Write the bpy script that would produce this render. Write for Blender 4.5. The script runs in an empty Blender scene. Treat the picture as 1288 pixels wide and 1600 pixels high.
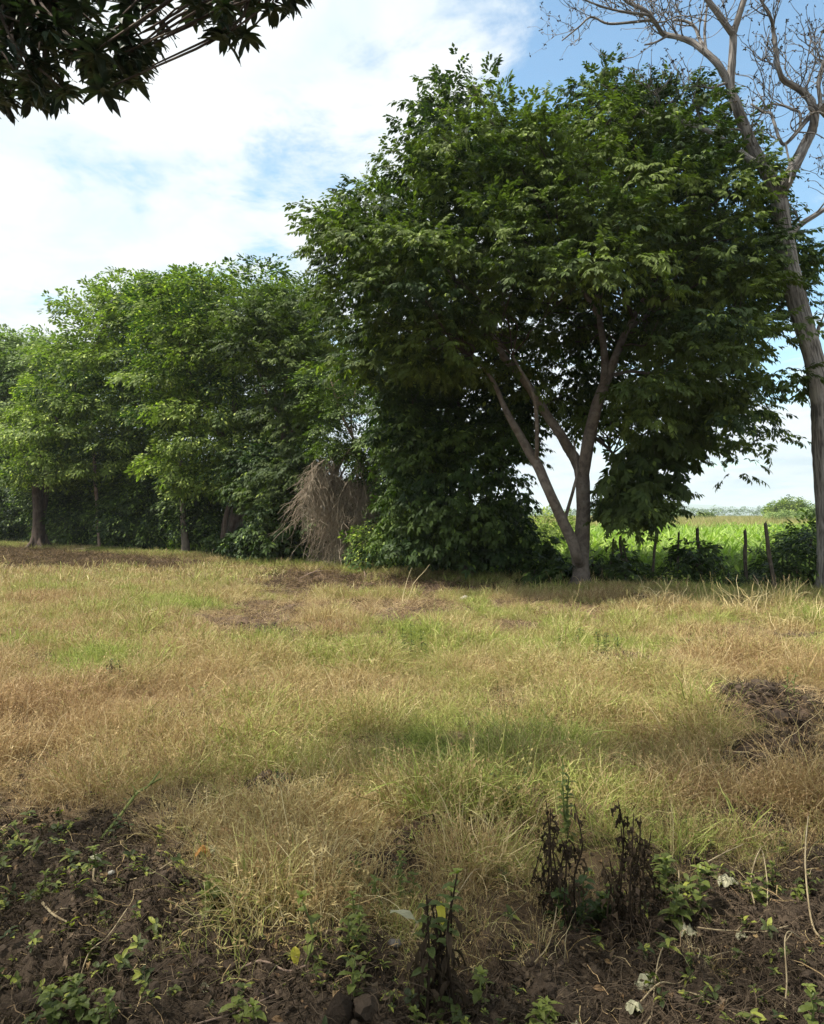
import bpy, math, random
import numpy as np

# ------------------------------------------------------------------ camera, sky, sun, exposure
C = bpy.context.scene.collection
scn = bpy.context.scene
F, CX, HY, CAMH = 1200.0, 644.0, 805.0, 1.6          # focal length and horizon of the photograph, eye height

cam = bpy.data.cameras.new('camera'); camo = bpy.data.objects.new('camera', cam); C.objects.link(camo)
cam.sensor_fit = 'VERTICAL'; cam.sensor_height = 24; cam.lens = 24 * F / 1600
cam.clip_start = 0.05; cam.clip_end = 30000
camo.location = (0, 0, CAMH); camo.rotation_euler = (math.radians(90 + 0.24), 0, 0)
scn.camera = camo
scn.view_settings.view_transform = 'Standard'; scn.view_settings.look = 'None'
scn.view_settings.exposure = 1.08; scn.view_settings.gamma = 1.0; scn.view_settings.use_curve_mapping = False
scn.cycles.max_bounces = 6; scn.cycles.diffuse_bounces = 3; scn.cycles.glossy_bounces = 2
scn.cycles.transmission_bounces = 3; scn.cycles.volume_bounces = 1
scn.cycles.use_denoising = True

SUN = np.array([-0.50, -0.04, 0.865]); SUN /= np.linalg.norm(SUN)       # direction towards the sun
sl = bpy.data.lights.new('sun', 'SUN'); sl.energy = 4.2; sl.angle = math.radians(4.0); sl.color = (1.0, 0.93, 0.82)
so = bpy.data.objects.new('sun', sl); C.objects.link(so)
from mathutils import Vector, noise as mnoise
so.rotation_euler = Vector(SUN).to_track_quat('Z', 'Y').to_euler()
so.location = (-20, 10, 40)

world = bpy.data.worlds.new('World'); scn.world = world; world.use_nodes = True


class NT:
    """small helper to write node trees"""
    def __init__(s, tree):
        s.t = tree; tree.nodes.clear()
    def n(s, typ, ins=None, **props):
        nd = s.t.nodes.new(typ)
        for k, v in props.items(): setattr(nd, k, v)
        for k, v in (ins or {}).items():
            sk = nd.inputs[k]
            if isinstance(v, bpy.types.NodeSocket): s.t.links.new(v, sk)
            else: sk.default_value = v
        return nd
    def math(s, op, a, b=0.0, clamp=False):
        return s.n('ShaderNodeMath', {0: a, 1: b}, operation=op, use_clamp=clamp).outputs[0]
    def vmath(s, op, a, b=(0, 0, 0)):
        return s.n('ShaderNodeVectorMath', {0: a, 1: b}, operation=op)
    def mix(s, f, a, b):
        nd = s.t.nodes.new('ShaderNodeMix'); nd.data_type = 'RGBA'
        for sk, v in ((nd.inputs['Factor'], f), (nd.inputs[6], a), (nd.inputs[7], b)):
            if isinstance(v, bpy.types.NodeSocket): s.t.links.new(v, sk)
            else: sk.default_value = v if not isinstance(v, tuple) or len(v) == 4 else (*v, 1)
        return nd.outputs[2]
    def ramp(s, f, stops):
        nd = s.t.nodes.new('ShaderNodeValToRGB'); s.t.links.new(f, nd.inputs[0])
        el = nd.color_ramp.elements
        while len(el) < len(stops): el.new(0.5)
        for e, (p, c) in zip(el, stops):
            e.position = p; e.color = (*c, 1) if isinstance(c, tuple) else (c, c, c, 1)
        return nd.outputs[0]
    def maprange(s, v, a, b, c=0.0, d=1.0, smooth=True):
        nd = s.n('ShaderNodeMapRange', {0: v, 1: a, 2: b, 3: c, 4: d}); nd.clamp = True
        if smooth: nd.interpolation_type = 'SMOOTHSTEP'
        return nd.outputs[0]
    def noise(s, vec, scale, detail=4, rough=0.5, dist=0.0):
        return s.n('ShaderNodeTexNoise', {'Vector': vec, 'Scale': scale, 'Detail': detail, 'Roughness': rough, 'Distortion': dist})


def px_dir(u, v):
    d = np.array([(u - CX) / F, 1.0, (HY - v) / F]); return tuple(d / np.linalg.norm(d))


w = NT(world.node_tree)
sky = w.n('ShaderNodeTexSky', sky_type='NISHITA', sun_disc=False)
sky.sun_elevation = math.asin(SUN[2]); sky.sun_rotation = math.atan2(SUN[0], SUN[1])
sky.air_density = 1.0; sky.dust_density = 1.2; sky.ozone_density = 1.0; sky.altitude = 50
skyc = w.vmath('MULTIPLY', sky.outputs[0], (0.115, 0.115, 0.115)).outputs[0]
tc = w.n('ShaderNodeTexCoord')
gen = tc.outputs['Generated']
sep = w.n('ShaderNodeSeparateXYZ', {0: gen})
den = w.math('ADD', w.math('MAXIMUM', sep.outputs[2], 0.0), 0.16)
px_ = w.math('DIVIDE', sep.outputs[0], den); py_ = w.math('DIVIDE', sep.outputs[1], den)
pl = w.n('ShaderNodeCombineXYZ', {0: px_, 1: py_, 2: 0.37}).outputs[0]
n1 = w.noise(pl, 2.1, 9, 0.64, 0.45).outputs[0]
n2 = w.noise(w.vmath('ADD', pl, (7.3, 2.1, 1.0)).outputs[0], 3.4, 7, 0.6, 0.3).outputs[0]
n3 = w.noise(w.vmath('ADD', pl, (1.3, 9.1, 4.0)).outputs[0], 0.8, 6, 0.6, 0.2).outputs[0]


def lobe(u, v, ca, cb):
    d = w.vmath('DOT_PRODUCT', gen, px_dir(u, v)).outputs['Value']
    return w.maprange(d, math.cos(math.radians(ca)), math.cos(math.radians(cb)), 0.0, 1.0)


cov = w.math('ADD', w.math('MULTIPLY', n1, 0.80), w.math('MULTIPLY', n2, 0.45))       # ~0.55 mean
cov = w.math('ADD', cov, 0.030)
cov = w.math('SUBTRACT', cov, w.math('MULTIPLY', lobe(1190, 130, 19, 6), 0.30))
cov = w.math('SUBTRACT', cov, w.math('MULTIPLY', lobe(425, 345, 4.0, 1.0), 0.10))
cov = w.math('SUBTRACT', cov, w.math('MULTIPLY', lobe(1255, 520, 8, 3), 0.14))
mask = w.maprange(cov, 0.45, 0.62)
bright = w.maprange(w.math('ADD', w.math('MULTIPLY', n2, 0.6), w.math('MULTIPLY', n3, 0.4)), 0.36, 0.60)
lowc = w.maprange(sep.outputs[2], 0.02, 0.28)                                         # greyer, hazier cloud near the horizon
hi = w.mix(bright, (0.39, 0.455, 0.49), (0.50, 0.52, 0.525))
lo = w.mix(bright, (0.33, 0.395, 0.44), (0.455, 0.49, 0.51))
cloud = w.mix(lowc, lo, hi)
blue = w.vmath('MULTIPLY', skyc, (0.96, 1.12, 1.04)).outputs[0]
allsky = w.mix(mask, blue, cloud)
below = w.maprange(sep.outputs[2], -0.02, 0.0)
final = w.mix(below, (0.25, 0.25, 0.2), allsky)
bg = w.n('ShaderNodeBackground', {'Color': final, 'Strength': 1.0})
w.n('ShaderNodeOutputWorld', {'Surface': bg.outputs[0]})

# ------------------------------------------------------------------ helpers
R = np.random.default_rng(11)
rnd = random.Random(5)


def P(u, v, D):
    """point seen at photo pixel (u,v), D metres ahead"""
    return np.array([(u - CX) / F * D, D, CAMH + (HY - v) / F * D])


def gdist(v): return CAMH * F / (v - HY)


_tab = R.random((256, 256)).astype(np.float64)


def vnoise(x, y, s, seed=0):
    x = np.asarray(x, float) * s + seed * 17.3; y = np.asarray(y, float) * s + seed * 9.7
    xi = np.floor(x).astype(int); yi = np.floor(y).astype(int)
    fx = x - xi; fy = y - yi
    fx = fx * fx * (3 - 2 * fx); fy = fy * fy * (3 - 2 * fy)
    g = lambda a, b: _tab[a & 255, b & 255]
    return (g(xi, yi) * (1 - fx) + g(xi + 1, yi) * fx) * (1 - fy) + (g(xi, yi + 1) * (1 - fx) + g(xi + 1, yi + 1) * fx) * fy


def fbm(x, y, s, o=4, seed=0):
    t = 0; a = 1; tot = 0
    for i in range(o):
        t = t + a * vnoise(x, y, s * 2 ** i, seed + i); tot += a; a *= 0.5
    return t / tot                                           # 0..1


def sm(x, a, b):
    t = np.clip((x - a) / (b - a), 0, 1); return t * t * (3 - 2 * t)


def uv_of(x, y):
    yy = np.maximum(y, 0.8)
    return CX + F * x / yy, HY + CAMH * F / yy


def blob(u, v, cu, cv, ru, rv):
    return np.exp(-(((u - cu) / ru) ** 2 + ((v - cv) / rv) ** 2) * 1.2)


_su = np.array([-3000, -400, 0, 150, 250, 330, 430, 520, 600, 700, 800, 900, 1000, 1100, 1288, 1700, 4000])
_sv = np.array([1240, 1225, 1225, 1240, 1315, 1385, 1450, 1455, 1450, 1430, 1415, 1405, 1375, 1335, 1290, 1280, 1280])


def near_soil(x, y):
    """1 on the bare dug soil by the camera, 0 in the field"""
    u, v = uv_of(x, y)
    e = np.interp(u, _su, _sv) + 6 + (fbm(x, y, 2.0, 3, 3) - .5) * 120
    return np.where(y < 0.9, 1.0, sm(v, e - 45, e + 60))


BARE = [(400, 975, 105, 30, 1.0), (620, 958, 180, 24, .85), (500, 912, 130, 20, .9), (90, 868, 340, 22, 1.3), (960, 1045, 140, 20, .8),
        (1200, 1125, 120, 44, 1.35), (1235, 1208, 105, 38, 1.3), (740, 908, 320, 16, .85), (860, 950, 330, 18, .6), (1090, 1000, 160, 16, .5), (260, 1128, 70, 22, .6), (175, 1068, 26, 14, .8),
        (430, 1240, 45, 24, 1.2), (570, 1365, 95, 26, 1.0), (780, 1262, 100, 20, 1.0), (660, 1310, 60, 16, .8), (330, 1320, 40, 14, .7), (1120, 1290, 120, 18, .9), (960, 1190, 60, 12, .7), (80, 1150, 70, 14, .8), (840, 975, 200, 9, .5), (1130, 950, 200, 10, .5), (60, 1035, 50, 10, .6), (350, 1108, 50, 14, .5),
        (770, 1245, 90, 16, .35), (660, 1105, 60, 10, .3), (300, 1050, 30, 10, .5)]
GREEN = [(150, 1060, 150, 55, 1.0), (420, 1110, 150, 45, .6), (700, 1200, 190, 70, .75), (330, 955, 190, 24, .75), (930, 1005, 60, 28, .6),
         (640, 1005, 30, 34, .8), (890, 1180, 80, 80, .55), (380, 1270, 260, 70, .5), (100, 1210, 160, 40, .6), (560, 1060, 120, 40, .4),
         (100, 925, 120, 18, .35), (1180, 960, 120, 20, .2), (1100, 1070, 80, 30, .2), (650, 1300, 200, 60, .4)]


def v_far(v): return v > 880 and v < 1060


def bare_field(x, y):
    u, v = uv_of(x, y)
    b = 0
    for cu, cv, ru, rv, a in BARE: b = np.maximum(b, a * blob(u, v, cu, cv, ru * 1.05, rv * (1.45 if v_far(cv) else 1.1)))
    n = fbm(x, y, 1.5, 4, 8)
    return np.clip(sm(b + (n - .5) * 1.2, 0.30, 0.60), 0, 1)


def green_field(x, y):
    u, v = uv_of(x, y)
    b = 0.36
    for cu, cv, ru, rv, a in GREEN: b = np.maximum(b, a * blob(u, v, cu, cv, ru, rv))
    n = fbm(x, y, 0.9, 4, 21)
    return np.clip(b + (n - .5) * 1.5, 0, 1)


ROW = [(-60, 78), (-22.5, 42), (-8.5, 29.5), (-3.5, 24), (1.5, 19), (3.6, 16.9), (8.3, 15.6), (30, 10.5), (60, 2)]
_rx = np.array([p[0] for p in ROW], float); _ry = np.array([p[1] for p in ROW], float)


def row_y(x): return np.interp(x, _rx, _ry)


MOUNDS = [(1200, 1140, .50, .30), (1235, 1215, .38, .24), (1000, 1060, .7, .10), (170, 1090, .5, .10), (230, 1420, .45, .09), (70, 1330, .45, .08),
          (480, 1500, .4, .06), (400, 985, 1.4, .13), (620, 965, 1.6, .10), (250, 1140, .4, .08), (780, 1270, .45, .09), (1180, 1420, .4, .05)]
HOLES = [(265, 1445, .11, .08), (180, 1500, .16, .05), (1000, 1430, .25, .05), (700, 1455, .3, .05), (840, 1320, .2, .07)]


def H(x, y):
    x = np.asarray(x, float); y = np.asarray(y, float)
    far = 1 - sm(np.hypot(x, y), 40, 120)
    h = (fbm(x, y, 0.35, 3, 1) - .5) * 0.12 * far
    h = h + (fbm(x, y, 1.4, 3, 2) - .5) * 0.16 * (1 - sm(y, 12, 40))
    for u, v, r, a in MOUNDS:
        D = gdist(v); cx = (u - CX) / F * D
        h = h + a * np.exp(-((x - cx) ** 2 + (y - D) ** 2) / (r * r))
    for u, v, r, a in HOLES:
        D = gdist(v); cx = (u - CX) / F * D
        h = h - a * np.exp(-((x - cx) ** 2 + (y - D) ** 2) / (r * r))
    ns = near_soil(x, y); b = np.maximum(np.maximum(ns, bare_field(x, y) * (y < 30)), .45 * (y < 14))
    h = h + b * ((fbm(x, y, 5.5, 3, 5) - .5) * 0.12 + np.abs(fbm(x, y, 14, 3, 6) - .5) * 0.11 * (y < 9))
    h = h - 0.05 * ns
    # low bank the trees stand on
    d = y - row_y(x)
    h = h + 0.03 * np.exp(-(d / 1.6) ** 2)
    return h


def h1(x, y): return float(H(np.array([x]), np.array([y]))[0])


def G(u, v):
    """point of the ground at photo pixel (u,v)"""
    D = gdist(v); x = (u - CX) / F * D
    return np.array([x, D, h1(x, D)])


def norm(a): return a / np.maximum(np.linalg.norm(a, axis=-1, keepdims=True), 1e-9)


def frames(d, roll=None, up=(0, 0, 1)):
    """rotation matrices with local x = d, local z as near up as it goes, turned by roll"""
    d = norm(np.atleast_2d(d).astype(float)); n = len(d)
    upv = np.tile(np.array(up, float), (n, 1))
    bad = np.abs((d * upv).sum(1)) > 0.98
    upv[bad] = (0, 1, 0)
    z = norm(upv - d * (d * upv).sum(1, keepdims=True)); y = np.cross(z, d)
    if roll is not None:
        c = np.cos(roll)[:, None]; s = np.sin(roll)[:, None]
        z, y = z * c + y * s, y * c - z * s
    return np.stack([d, y, z], axis=2)


def eulers(M):
    return np.stack([np.arctan2(M[:, 2, 1], M[:, 2, 2]), -np.arcsin(np.clip(M[:, 2, 0], -1, 1)), np.arctan2(M[:, 1, 0], M[:, 0, 0])], 1)


def rand_dirs(n, zmin=-1.0, zmax=1.0):
    z = R.uniform(zmin, zmax, n); a = R.uniform(0, 2 * np.pi, n); r = np.sqrt(np.maximum(0, 1 - z * z))
    return np.stack([r * np.cos(a), r * np.sin(a), z], 1)


def mesh_np(name, V, Fc, attrs=None, mat=None, smooth=False):
    me = bpy.data.meshes.new(name)
    V = np.ascontiguousarray(V, np.float32); Fc = np.ascontiguousarray(Fc, np.int32)
    k = Fc.shape[1]; m = len(Fc)
    me.vertices.add(len(V)); me.vertices.foreach_set('co', V.ravel())
    me.loops.add(m * k); me.loops.foreach_set('vertex_index', Fc.ravel())
    me.polygons.add(m); me.polygons.foreach_set('loop_start', np.arange(0, m * k, k, dtype=np.int32))
    try: me.polygons.foreach_set('loop_total', np.full(m, k, dtype=np.int32))
    except Exception: pass
    me.polygons.foreach_set('use_smooth', np.full(m, smooth, dtype=bool))
    for an, (ty, val) in (attrs or {}).items():
        at = me.attributes.new(an, ty, 'POINT')
        at.data.foreach_set('vector' if ty == 'FLOAT_VECTOR' else 'value', np.ascontiguousarray(val, np.float32).ravel())
    if mat: me.materials.append(mat)
    me.update(calc_edges=True)
    return me


def link(name, me, parent=None, loc=None):
    o = bpy.data.objects.new(name, me); C.objects.link(o)
    if loc is not None: o.location = loc
    if parent is not None: o.parent = parent
    return o


def tag(o, label=None, cat=None, group=None, kind=None):
    if label: o['label'] = label
    if cat: o['category'] = cat
    if group: o['group'] = group
    if kind: o['kind'] = kind
    return o


def empty(name, loc, label, cat, group=None):
    o = bpy.data.objects.new(name, None); C.objects.link(o); o.location = tuple(float(a) for a in loc); o.empty_display_size = 0.2
    return tag(o, label, cat, group)


class MB:
    """collects quads (tubes, leaves); vertices in world space, origin subtracted on build"""
    def __init__(s): s.V = []; s.F = []; s.B = []; s.T = []; s.n = 0
    def add(s, V, Fq, B=None, t=0.5):
        V = np.asarray(V, float); s.V.append(V); s.F.append(np.asarray(Fq, int) + s.n)
        s.B.append(V if B is None else B); s.T.append(np.full(len(V), t) if np.isscalar(t) else np.asarray(t)); s.n += len(V)
    def tube(s, pts, rad, k=6, t=0.5, cap=True, lump=0.0):
        pts = np.asarray(pts, float); m = len(pts); rad = np.broadcast_to(np.asarray(rad, float), (m,))
        T = np.gradient(pts, axis=0); T = norm(T)
        ref = np.array([0, 0, 1.0]) if abs(T[:, 2]).mean() < 0.8 else np.array([0, 1.0, 0])
        a = norm(np.cross(T, ref)); b = np.cross(T, a)
        th = np.arange(k) / k * 2 * np.pi
        ring = np.cos(th)[None, :, None] * a[:, None, :] + np.sin(th)[None, :, None] * b[:, None, :]
        L = np.concatenate([[0], np.cumsum(np.linalg.norm(np.diff(pts, axis=0), axis=1))])
        rr = np.repeat(rad[:, None], k, 1)
        if lump: rr = rr * (1 + lump * (R.random((m, k)) - .5) + lump * .8 * np.sin(th * 3 + L[:, None] * 1.3)[:, :])
        V = pts[:, None, :] + ring * rr[:, :, None]
        B = np.stack([np.cos(th)[None, :] * rad[:, None], np.sin(th)[None, :] * rad[:, None], np.repeat(L[:, None], k, 1)], 2)
        i = np.arange(m - 1)[:, None]; j = np.arange(k)[None, :]; j2 = (j + 1) % k
        Fq = np.stack([i * k + j, i * k + j2, (i + 1) * k + j2, (i + 1) * k + j], 2).reshape(-1, 4)
        V = V.reshape(-1, 3); B = B.reshape(-1, 3)
        if cap:
            V = np.vstack([V, pts[-1:] + T[-1:] * rad[-1] * .6]); B = np.vstack([B, B[-1:]])
            c = len(V) - 1; o_ = (m - 1) * k
            cf = [[o_ + q, o_ + (q + 1) % k, c, c] for q in range(k)]
            cf = [[o_ + q, o_ + (q + 1) % k, o_ + (q + 2) % k, c] for q in range(0, k - 1, 2)]
            Fq = np.vstack([Fq, cf])
        s.add(V, Fq, B, t)
    def build(s, name, mat, parent=None, loc=None, smooth=True):
        V = np.vstack(s.V); o_ = np.zeros(3)
        if loc is not None: o_ = np.asarray(loc, float)
        elif parent is not None: o_ = np.array(parent.location)
        me = mesh_np(name, V - o_, np.vstack(s.F), {'bark': ('FLOAT_VECTOR', np.vstack(s.B)), 'tint': ('FLOAT', np.concatenate(s.T))}, mat, smooth)
        return link(name, me, parent, None if parent is not None else loc)


def smooth_path(pts, rad, n=4):
    """Catmull-Rom through the given points"""
    pts = np.asarray(pts, float); rad = np.asarray(rad, float)
    q = np.vstack([2 * pts[0] - pts[1], pts, 2 * pts[-1] - pts[-2]]); r = np.concatenate([[rad[0]], rad, [rad[-1]]])
    out = []; ro = []
    for i in range(1, len(q) - 2):
        for t in np.arange(n) / n:
            a, b, c, d = q[i - 1:i + 3]
            out.append(.5 * (2 * b + (c - a) * t + (2 * a - 5 * b + 4 * c - d) * t * t + (3 * b - a - 3 * c + d) * t ** 3))
            ro.append(r[i] * (1 - t) + r[i + 1] * t)
    out.append(pts[-1]); ro.append(rad[-1])
    return np.array(out), np.array(ro)


# ---------- small shapes: (V, tris, bt) -------------------------------------------------
def cat_shapes(lst):
    V = []; T = []; B = []; n = 0
    for v, t, b in lst:
        V.append(v); T.append(np.asarray(t) + n); B.append(b); n += len(v)
    return np.vstack(V), np.vstack(T), np.concatenate(B)


def leaf_kite(p, d, up, L, W, bt, sag=0.15):
    d = norm(np.asarray(d, float)); s_ = norm(np.cross(up, d)); u = np.cross(d, s_)
    v = np.array([p, p + d * L * .45 + s_ * W / 2 - u * W * .12, p + d * L - u * L * sag, p + d * L * .45 - s_ * W / 2 - u * W * .12])
    return v, [[0, 1, 2], [0, 2, 3]], np.full(4, bt)


def leaf_oval(p, d, up, L, W, bt, sag=0.2):
    d = norm(np.asarray(d, float)); s_ = norm(np.cross(up, d)); u = np.cross(d, s_)
    f = lambda t, w_, z: p + d * L * t + s_ * W * w_ - u * L * sag * t * t - u * W * z
    v = np.array([f(0, 0, 0), f(.3, .42, .12), f(.68, .40, .15), f(1, 0, 0), f(.68, -.40, .15), f(.3, -.42, .12)])
    return v, [[0, 1, 2], [0, 2, 3], [0, 3, 4], [0, 4, 5]], np.full(6, bt)


def leaf_long(p, d, L, W, bt, droop=.5, n=4, wave=.0, fold=.2):
    """long leaf that bends downward: midrib and two edges"""
    d = np.asarray(d, float); d = norm(d); c = np.array(p, float); V = []
    ph = rnd.uniform(0, 6)
    for i in range(n + 1):
        t = i / n; s_ = norm(np.cross([0, 0, 1.0], d) + 1e-6); u = np.cross(d, s_)
        wd = W * (math.sin(math.pi * (0.06 + 0.94 * t) ** 0.8) ** 0.8 if i < n else 0.02) * .5
        wv = math.sin(ph + t * 9) * wave * W
        V += [c - s_ * wd + u * (fold * wd + wv), c, c + s_ * wd + u * (fold * wd - wv)]
        c = c + d * L / n; d = norm(d + np.array([0, 0, -droop / n]))
    T = []
    for i in range(n):
        a = i * 3
        for q in (0, 1): T += [[a + q, a + q + 1, a + q + 4], [a + q, a + q + 4, a + q + 3]]
    return np.array(V), T, np.full(len(V), bt)


def rib(pts, wd, bt, side=None):
    """flat ribbon along pts"""
    pts = np.asarray(pts, float); m = len(pts); T = norm(np.gradient(pts, axis=0))
    if side is None: side = rand_dirs(1)[0]
    s_ = norm(np.cross(T, side)); w_ = np.broadcast_to(wd, (m,))[:, None]
    V = np.empty((m * 2, 3)); V[0::2] = pts - s_ * w_ / 2; V[1::2] = pts + s_ * w_ / 2
    a = np.arange(m - 1) * 2
    T_ = np.vstack([np.stack([a, a + 1, a + 3], 1), np.stack([a, a + 3, a + 2], 1)])
    return V, T_, np.full(len(V), bt)


def bake(name, protos, pts, M, scl, var, tint, mat, parent=None, origin=None):
    """all copies of the small shapes in one real mesh"""
    Vs = []; Ts = []; Bs = []; Ks = []; n = 0
    for i, (v, t, b) in enumerate(protos):
        k = np.where(var == i)[0]
        if not len(k): continue
        W = np.einsum('nij,vj->nvi', M[k], v) * scl[k][:, None, None] + pts[k][:, None, :]
        T = (np.asarray(t)[None] + (np.arange(len(k)) * len(v))[:, None, None] + n).reshape(-1, 3)
        Vs.append(W.reshape(-1, 3)); Ts.append(T); Bs.append(np.tile(b, len(k))); Ks.append(np.repeat(tint[k], len(v))); n += len(k) * len(v)
    V = np.vstack(Vs)
    o_ = np.array(parent.location) if parent is not None else (np.zeros(3) if origin is None else np.asarray(origin, float))
    me = mesh_np(name, V - o_, np.vstack(Ts), {'bt': ('FLOAT', np.concatenate(Bs)), 'tint': ('FLOAT', np.concatenate(Ks))}, mat)
    return link(name, me, parent, None if parent is not None else tuple(o_))


def scatter(name, protos, pts, M, scl, var, attrs, mat):
    """stuff spread by geometry nodes; the shapes are meshes inside the tree, no helper objects in the scene"""
    me = bpy.data.meshes.new(name); me.vertices.add(len(pts)); me.vertices.foreach_set('co', np.ascontiguousarray(pts, np.float32).ravel())
    A = {'rot': ('FLOAT_VECTOR', eulers(M)), 'scl': ('FLOAT', scl)}
    for k, v in attrs.items(): A[k] = ('FLOAT', v)
    for an, (ty, val) in A.items():
        at = me.attributes.new(an, ty, 'POINT'); at.data.foreach_set('vector' if ty == 'FLOAT_VECTOR' else 'value', np.ascontiguousarray(val, np.float32).ravel())
    at = me.attributes.new('var', 'INT', 'POINT'); at.data.foreach_set('value', np.ascontiguousarray(var, np.int32))
    o = link(name, me)
    ng = bpy.data.node_groups.new(name, 'GeometryNodeTree')
    ng.interface.new_socket('Geometry', in_out='INPUT', socket_type='NodeSocketGeometry')
    ng.interface.new_socket('Geometry', in_out='OUTPUT', socket_type='NodeSocketGeometry')
    N = ng.nodes; L = ng.links
    gi = N.new('NodeGroupInput'); go = N.new('NodeGroupOutput')
    join = N.new('GeometryNodeJoinGeometry')
    for i, (v, t, b) in enumerate(protos):
        pm = mesh_np(name + '_shape', v, np.asarray(t), {'bt': ('FLOAT', b)}, mat)
        po = bpy.data.objects.new(name + '_shape', pm)             # never linked to the scene
        oi = N.new('GeometryNodeObjectInfo'); oi.inputs['Object'].default_value = po
        g2 = N.new('GeometryNodeGeometryToInstance'); L.new(oi.outputs['Geometry'], g2.inputs[0]); L.new(g2.outputs[0], join.inputs[0])
    ip = N.new('GeometryNodeInstanceOnPoints'); ip.inputs['Pick Instance'].default_value = True
    L.new(gi.outputs[0], ip.inputs['Points']); L.new(join.outputs[0], ip.inputs['Instance'])

    def na(nm, ty):
        q = N.new('GeometryNodeInputNamedAttribute'); q.data_type = ty; q.inputs['Name'].default_value = nm; return q.outputs['Attribute']
    er = N.new('FunctionNodeEulerToRotation'); L.new(na('rot', 'FLOAT_VECTOR'), er.inputs[0])
    L.new(er.outputs[0], ip.inputs['Rotation']); L.new(na('scl', 'FLOAT'), ip.inputs['Scale']); L.new(na('var', 'INT'), ip.inputs['Instance Index'])
    L.new(ip.outputs[0], go.inputs[0])
    md = o.modifiers.new('spread', 'NODES'); md.node_group = ng
    return o


# ------------------------------------------------------------------ materials
def newmat(name):
    m = bpy.data.materials.new(name); m.use_nodes = True; return m, NT(m.node_tree)


def leaf_mat(name, dark, light, young=None, transl=0.3, rough=0.5, spec=0.35, inst=False):
    m, t = newmat(name)
    tint = t.n('ShaderNodeAttribute', attribute_name='tint', attribute_type='INSTANCER' if inst else 'GEOMETRY').outputs['Fac']
    bt = t.n('ShaderNodeAttribute', attribute_name='bt').outputs['Fac']
    col = t.mix(tint, dark, light)
    if young: col = t.mix(t.maprange(bt, .82, .95), col, young)
    f = t.math('ADD', t.math('MULTIPLY', bt, 0.7), 0.65)
    col = t.vmath('SCALE', col); t.t.links.new(f, col.inputs['Scale']); col = col.outputs[0]
    bs = t.n('ShaderNodeBsdfPrincipled', {'Base Color': col, 'Roughness': rough, 'Specular IOR Level': spec})
    tcol = t.vmath('MULTIPLY', col, (1.1, 1.35, 0.5)).outputs[0]
    tr = t.n('ShaderNodeBsdfTranslucent', {'Color': tcol})
    mx = t.n('ShaderNodeMixShader', {0: transl, 1: bs.outputs[0], 2: tr.outputs[0]})
    t.n('ShaderNodeOutputMaterial', {0: mx.outputs[0]})
    return m


def bark_mat(name, c1, c2, c3, ridge=18.0, bump=0.5, stretch=.12, mott=3.0):
    m, t = newmat(name)
    b = t.n('ShaderNodeAttribute', attribute_name='bark').outputs['Vector']
    s1 = t.vmath('MULTIPLY', b, (1, 1, stretch)).outputs[0]
    n = t.noise(s1, ridge, 5, .6, .6).outputs[0]
    n_ = t.noise(b, mott, 4, .6).outputs[0]
    n3 = t.noise(b, ridge * 3, 3, .6).outputs[0]
    col = t.mix(t.maprange(n, .36, .6), c1, c2)
    col = t.mix(t.maprange(n_, .48, .72), col, c3)
    hgt = t.math('ADD', n, t.math('MULTIPLY', n3, .25))
    bp = t.n('ShaderNodeBump', {'Height': hgt, 'Strength': bump, 'Distance': 0.05})
    bs = t.n('ShaderNodeBsdfPrincipled', {'Base Color': col, 'Roughness': .9, 'Specular IOR Level': .15, 'Normal': bp.outputs[0]})
    t.n('ShaderNodeOutputMaterial', {0: bs.outputs[0]})
    return m


def grass_mat(name, inst=True):
    m, t = newmat(name)
    ty = 'INSTANCER' if inst else 'GEOMETRY'
    gr = t.n('ShaderNodeAttribute', attribute_name='green', attribute_type=ty).outputs['Fac']
    tn = t.n('ShaderNodeAttribute', attribute_name='tint', attribute_type=ty).outputs['Fac']
    bt = t.n('ShaderNodeAttribute', attribute_name='bt').outputs['Fac']
    dry = t.ramp(bt, [(0, (.22, .135, .06)), (.35, (.42, .32, .14)), (.7, (.57, .47, .22)), (1, (.68, .59, .35))])
    dry2 = t.ramp(bt, [(0, (.19, .115, .065)), (.4, (.38, .25, .13)), (.75, (.54, .37, .19)), (1, (.64, .48, .29))])
    dry = t.mix(tn, dry, dry2)
    grn = t.ramp(bt, [(0, (.15, .20, .045)), (.5, (.30, .37, .08)), (1, (.48, .52, .14))])
    g = t.math('ADD', gr, t.math('MULTIPLY', t.math('SUBTRACT', t.math('FRACT', t.math('MULTIPLY', bt, 37.7)), .5), .6))
    col = t.mix(t.maprange(g, .2, .8), dry, grn)
    bs = t.n('ShaderNodeBsdfPrincipled', {'Base Color': col, 'Roughness': .6, 'Specular IOR Level': .25})
    tr = t.n('ShaderNodeBsdfTranslucent', {'Color': col})
    mx = t.n('ShaderNodeMixShader', {0: .28, 1: bs.outputs[0], 2: tr.outputs[0]})
    t.n('ShaderNodeOutputMaterial', {0: mx.outputs[0]})
    return m


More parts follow.
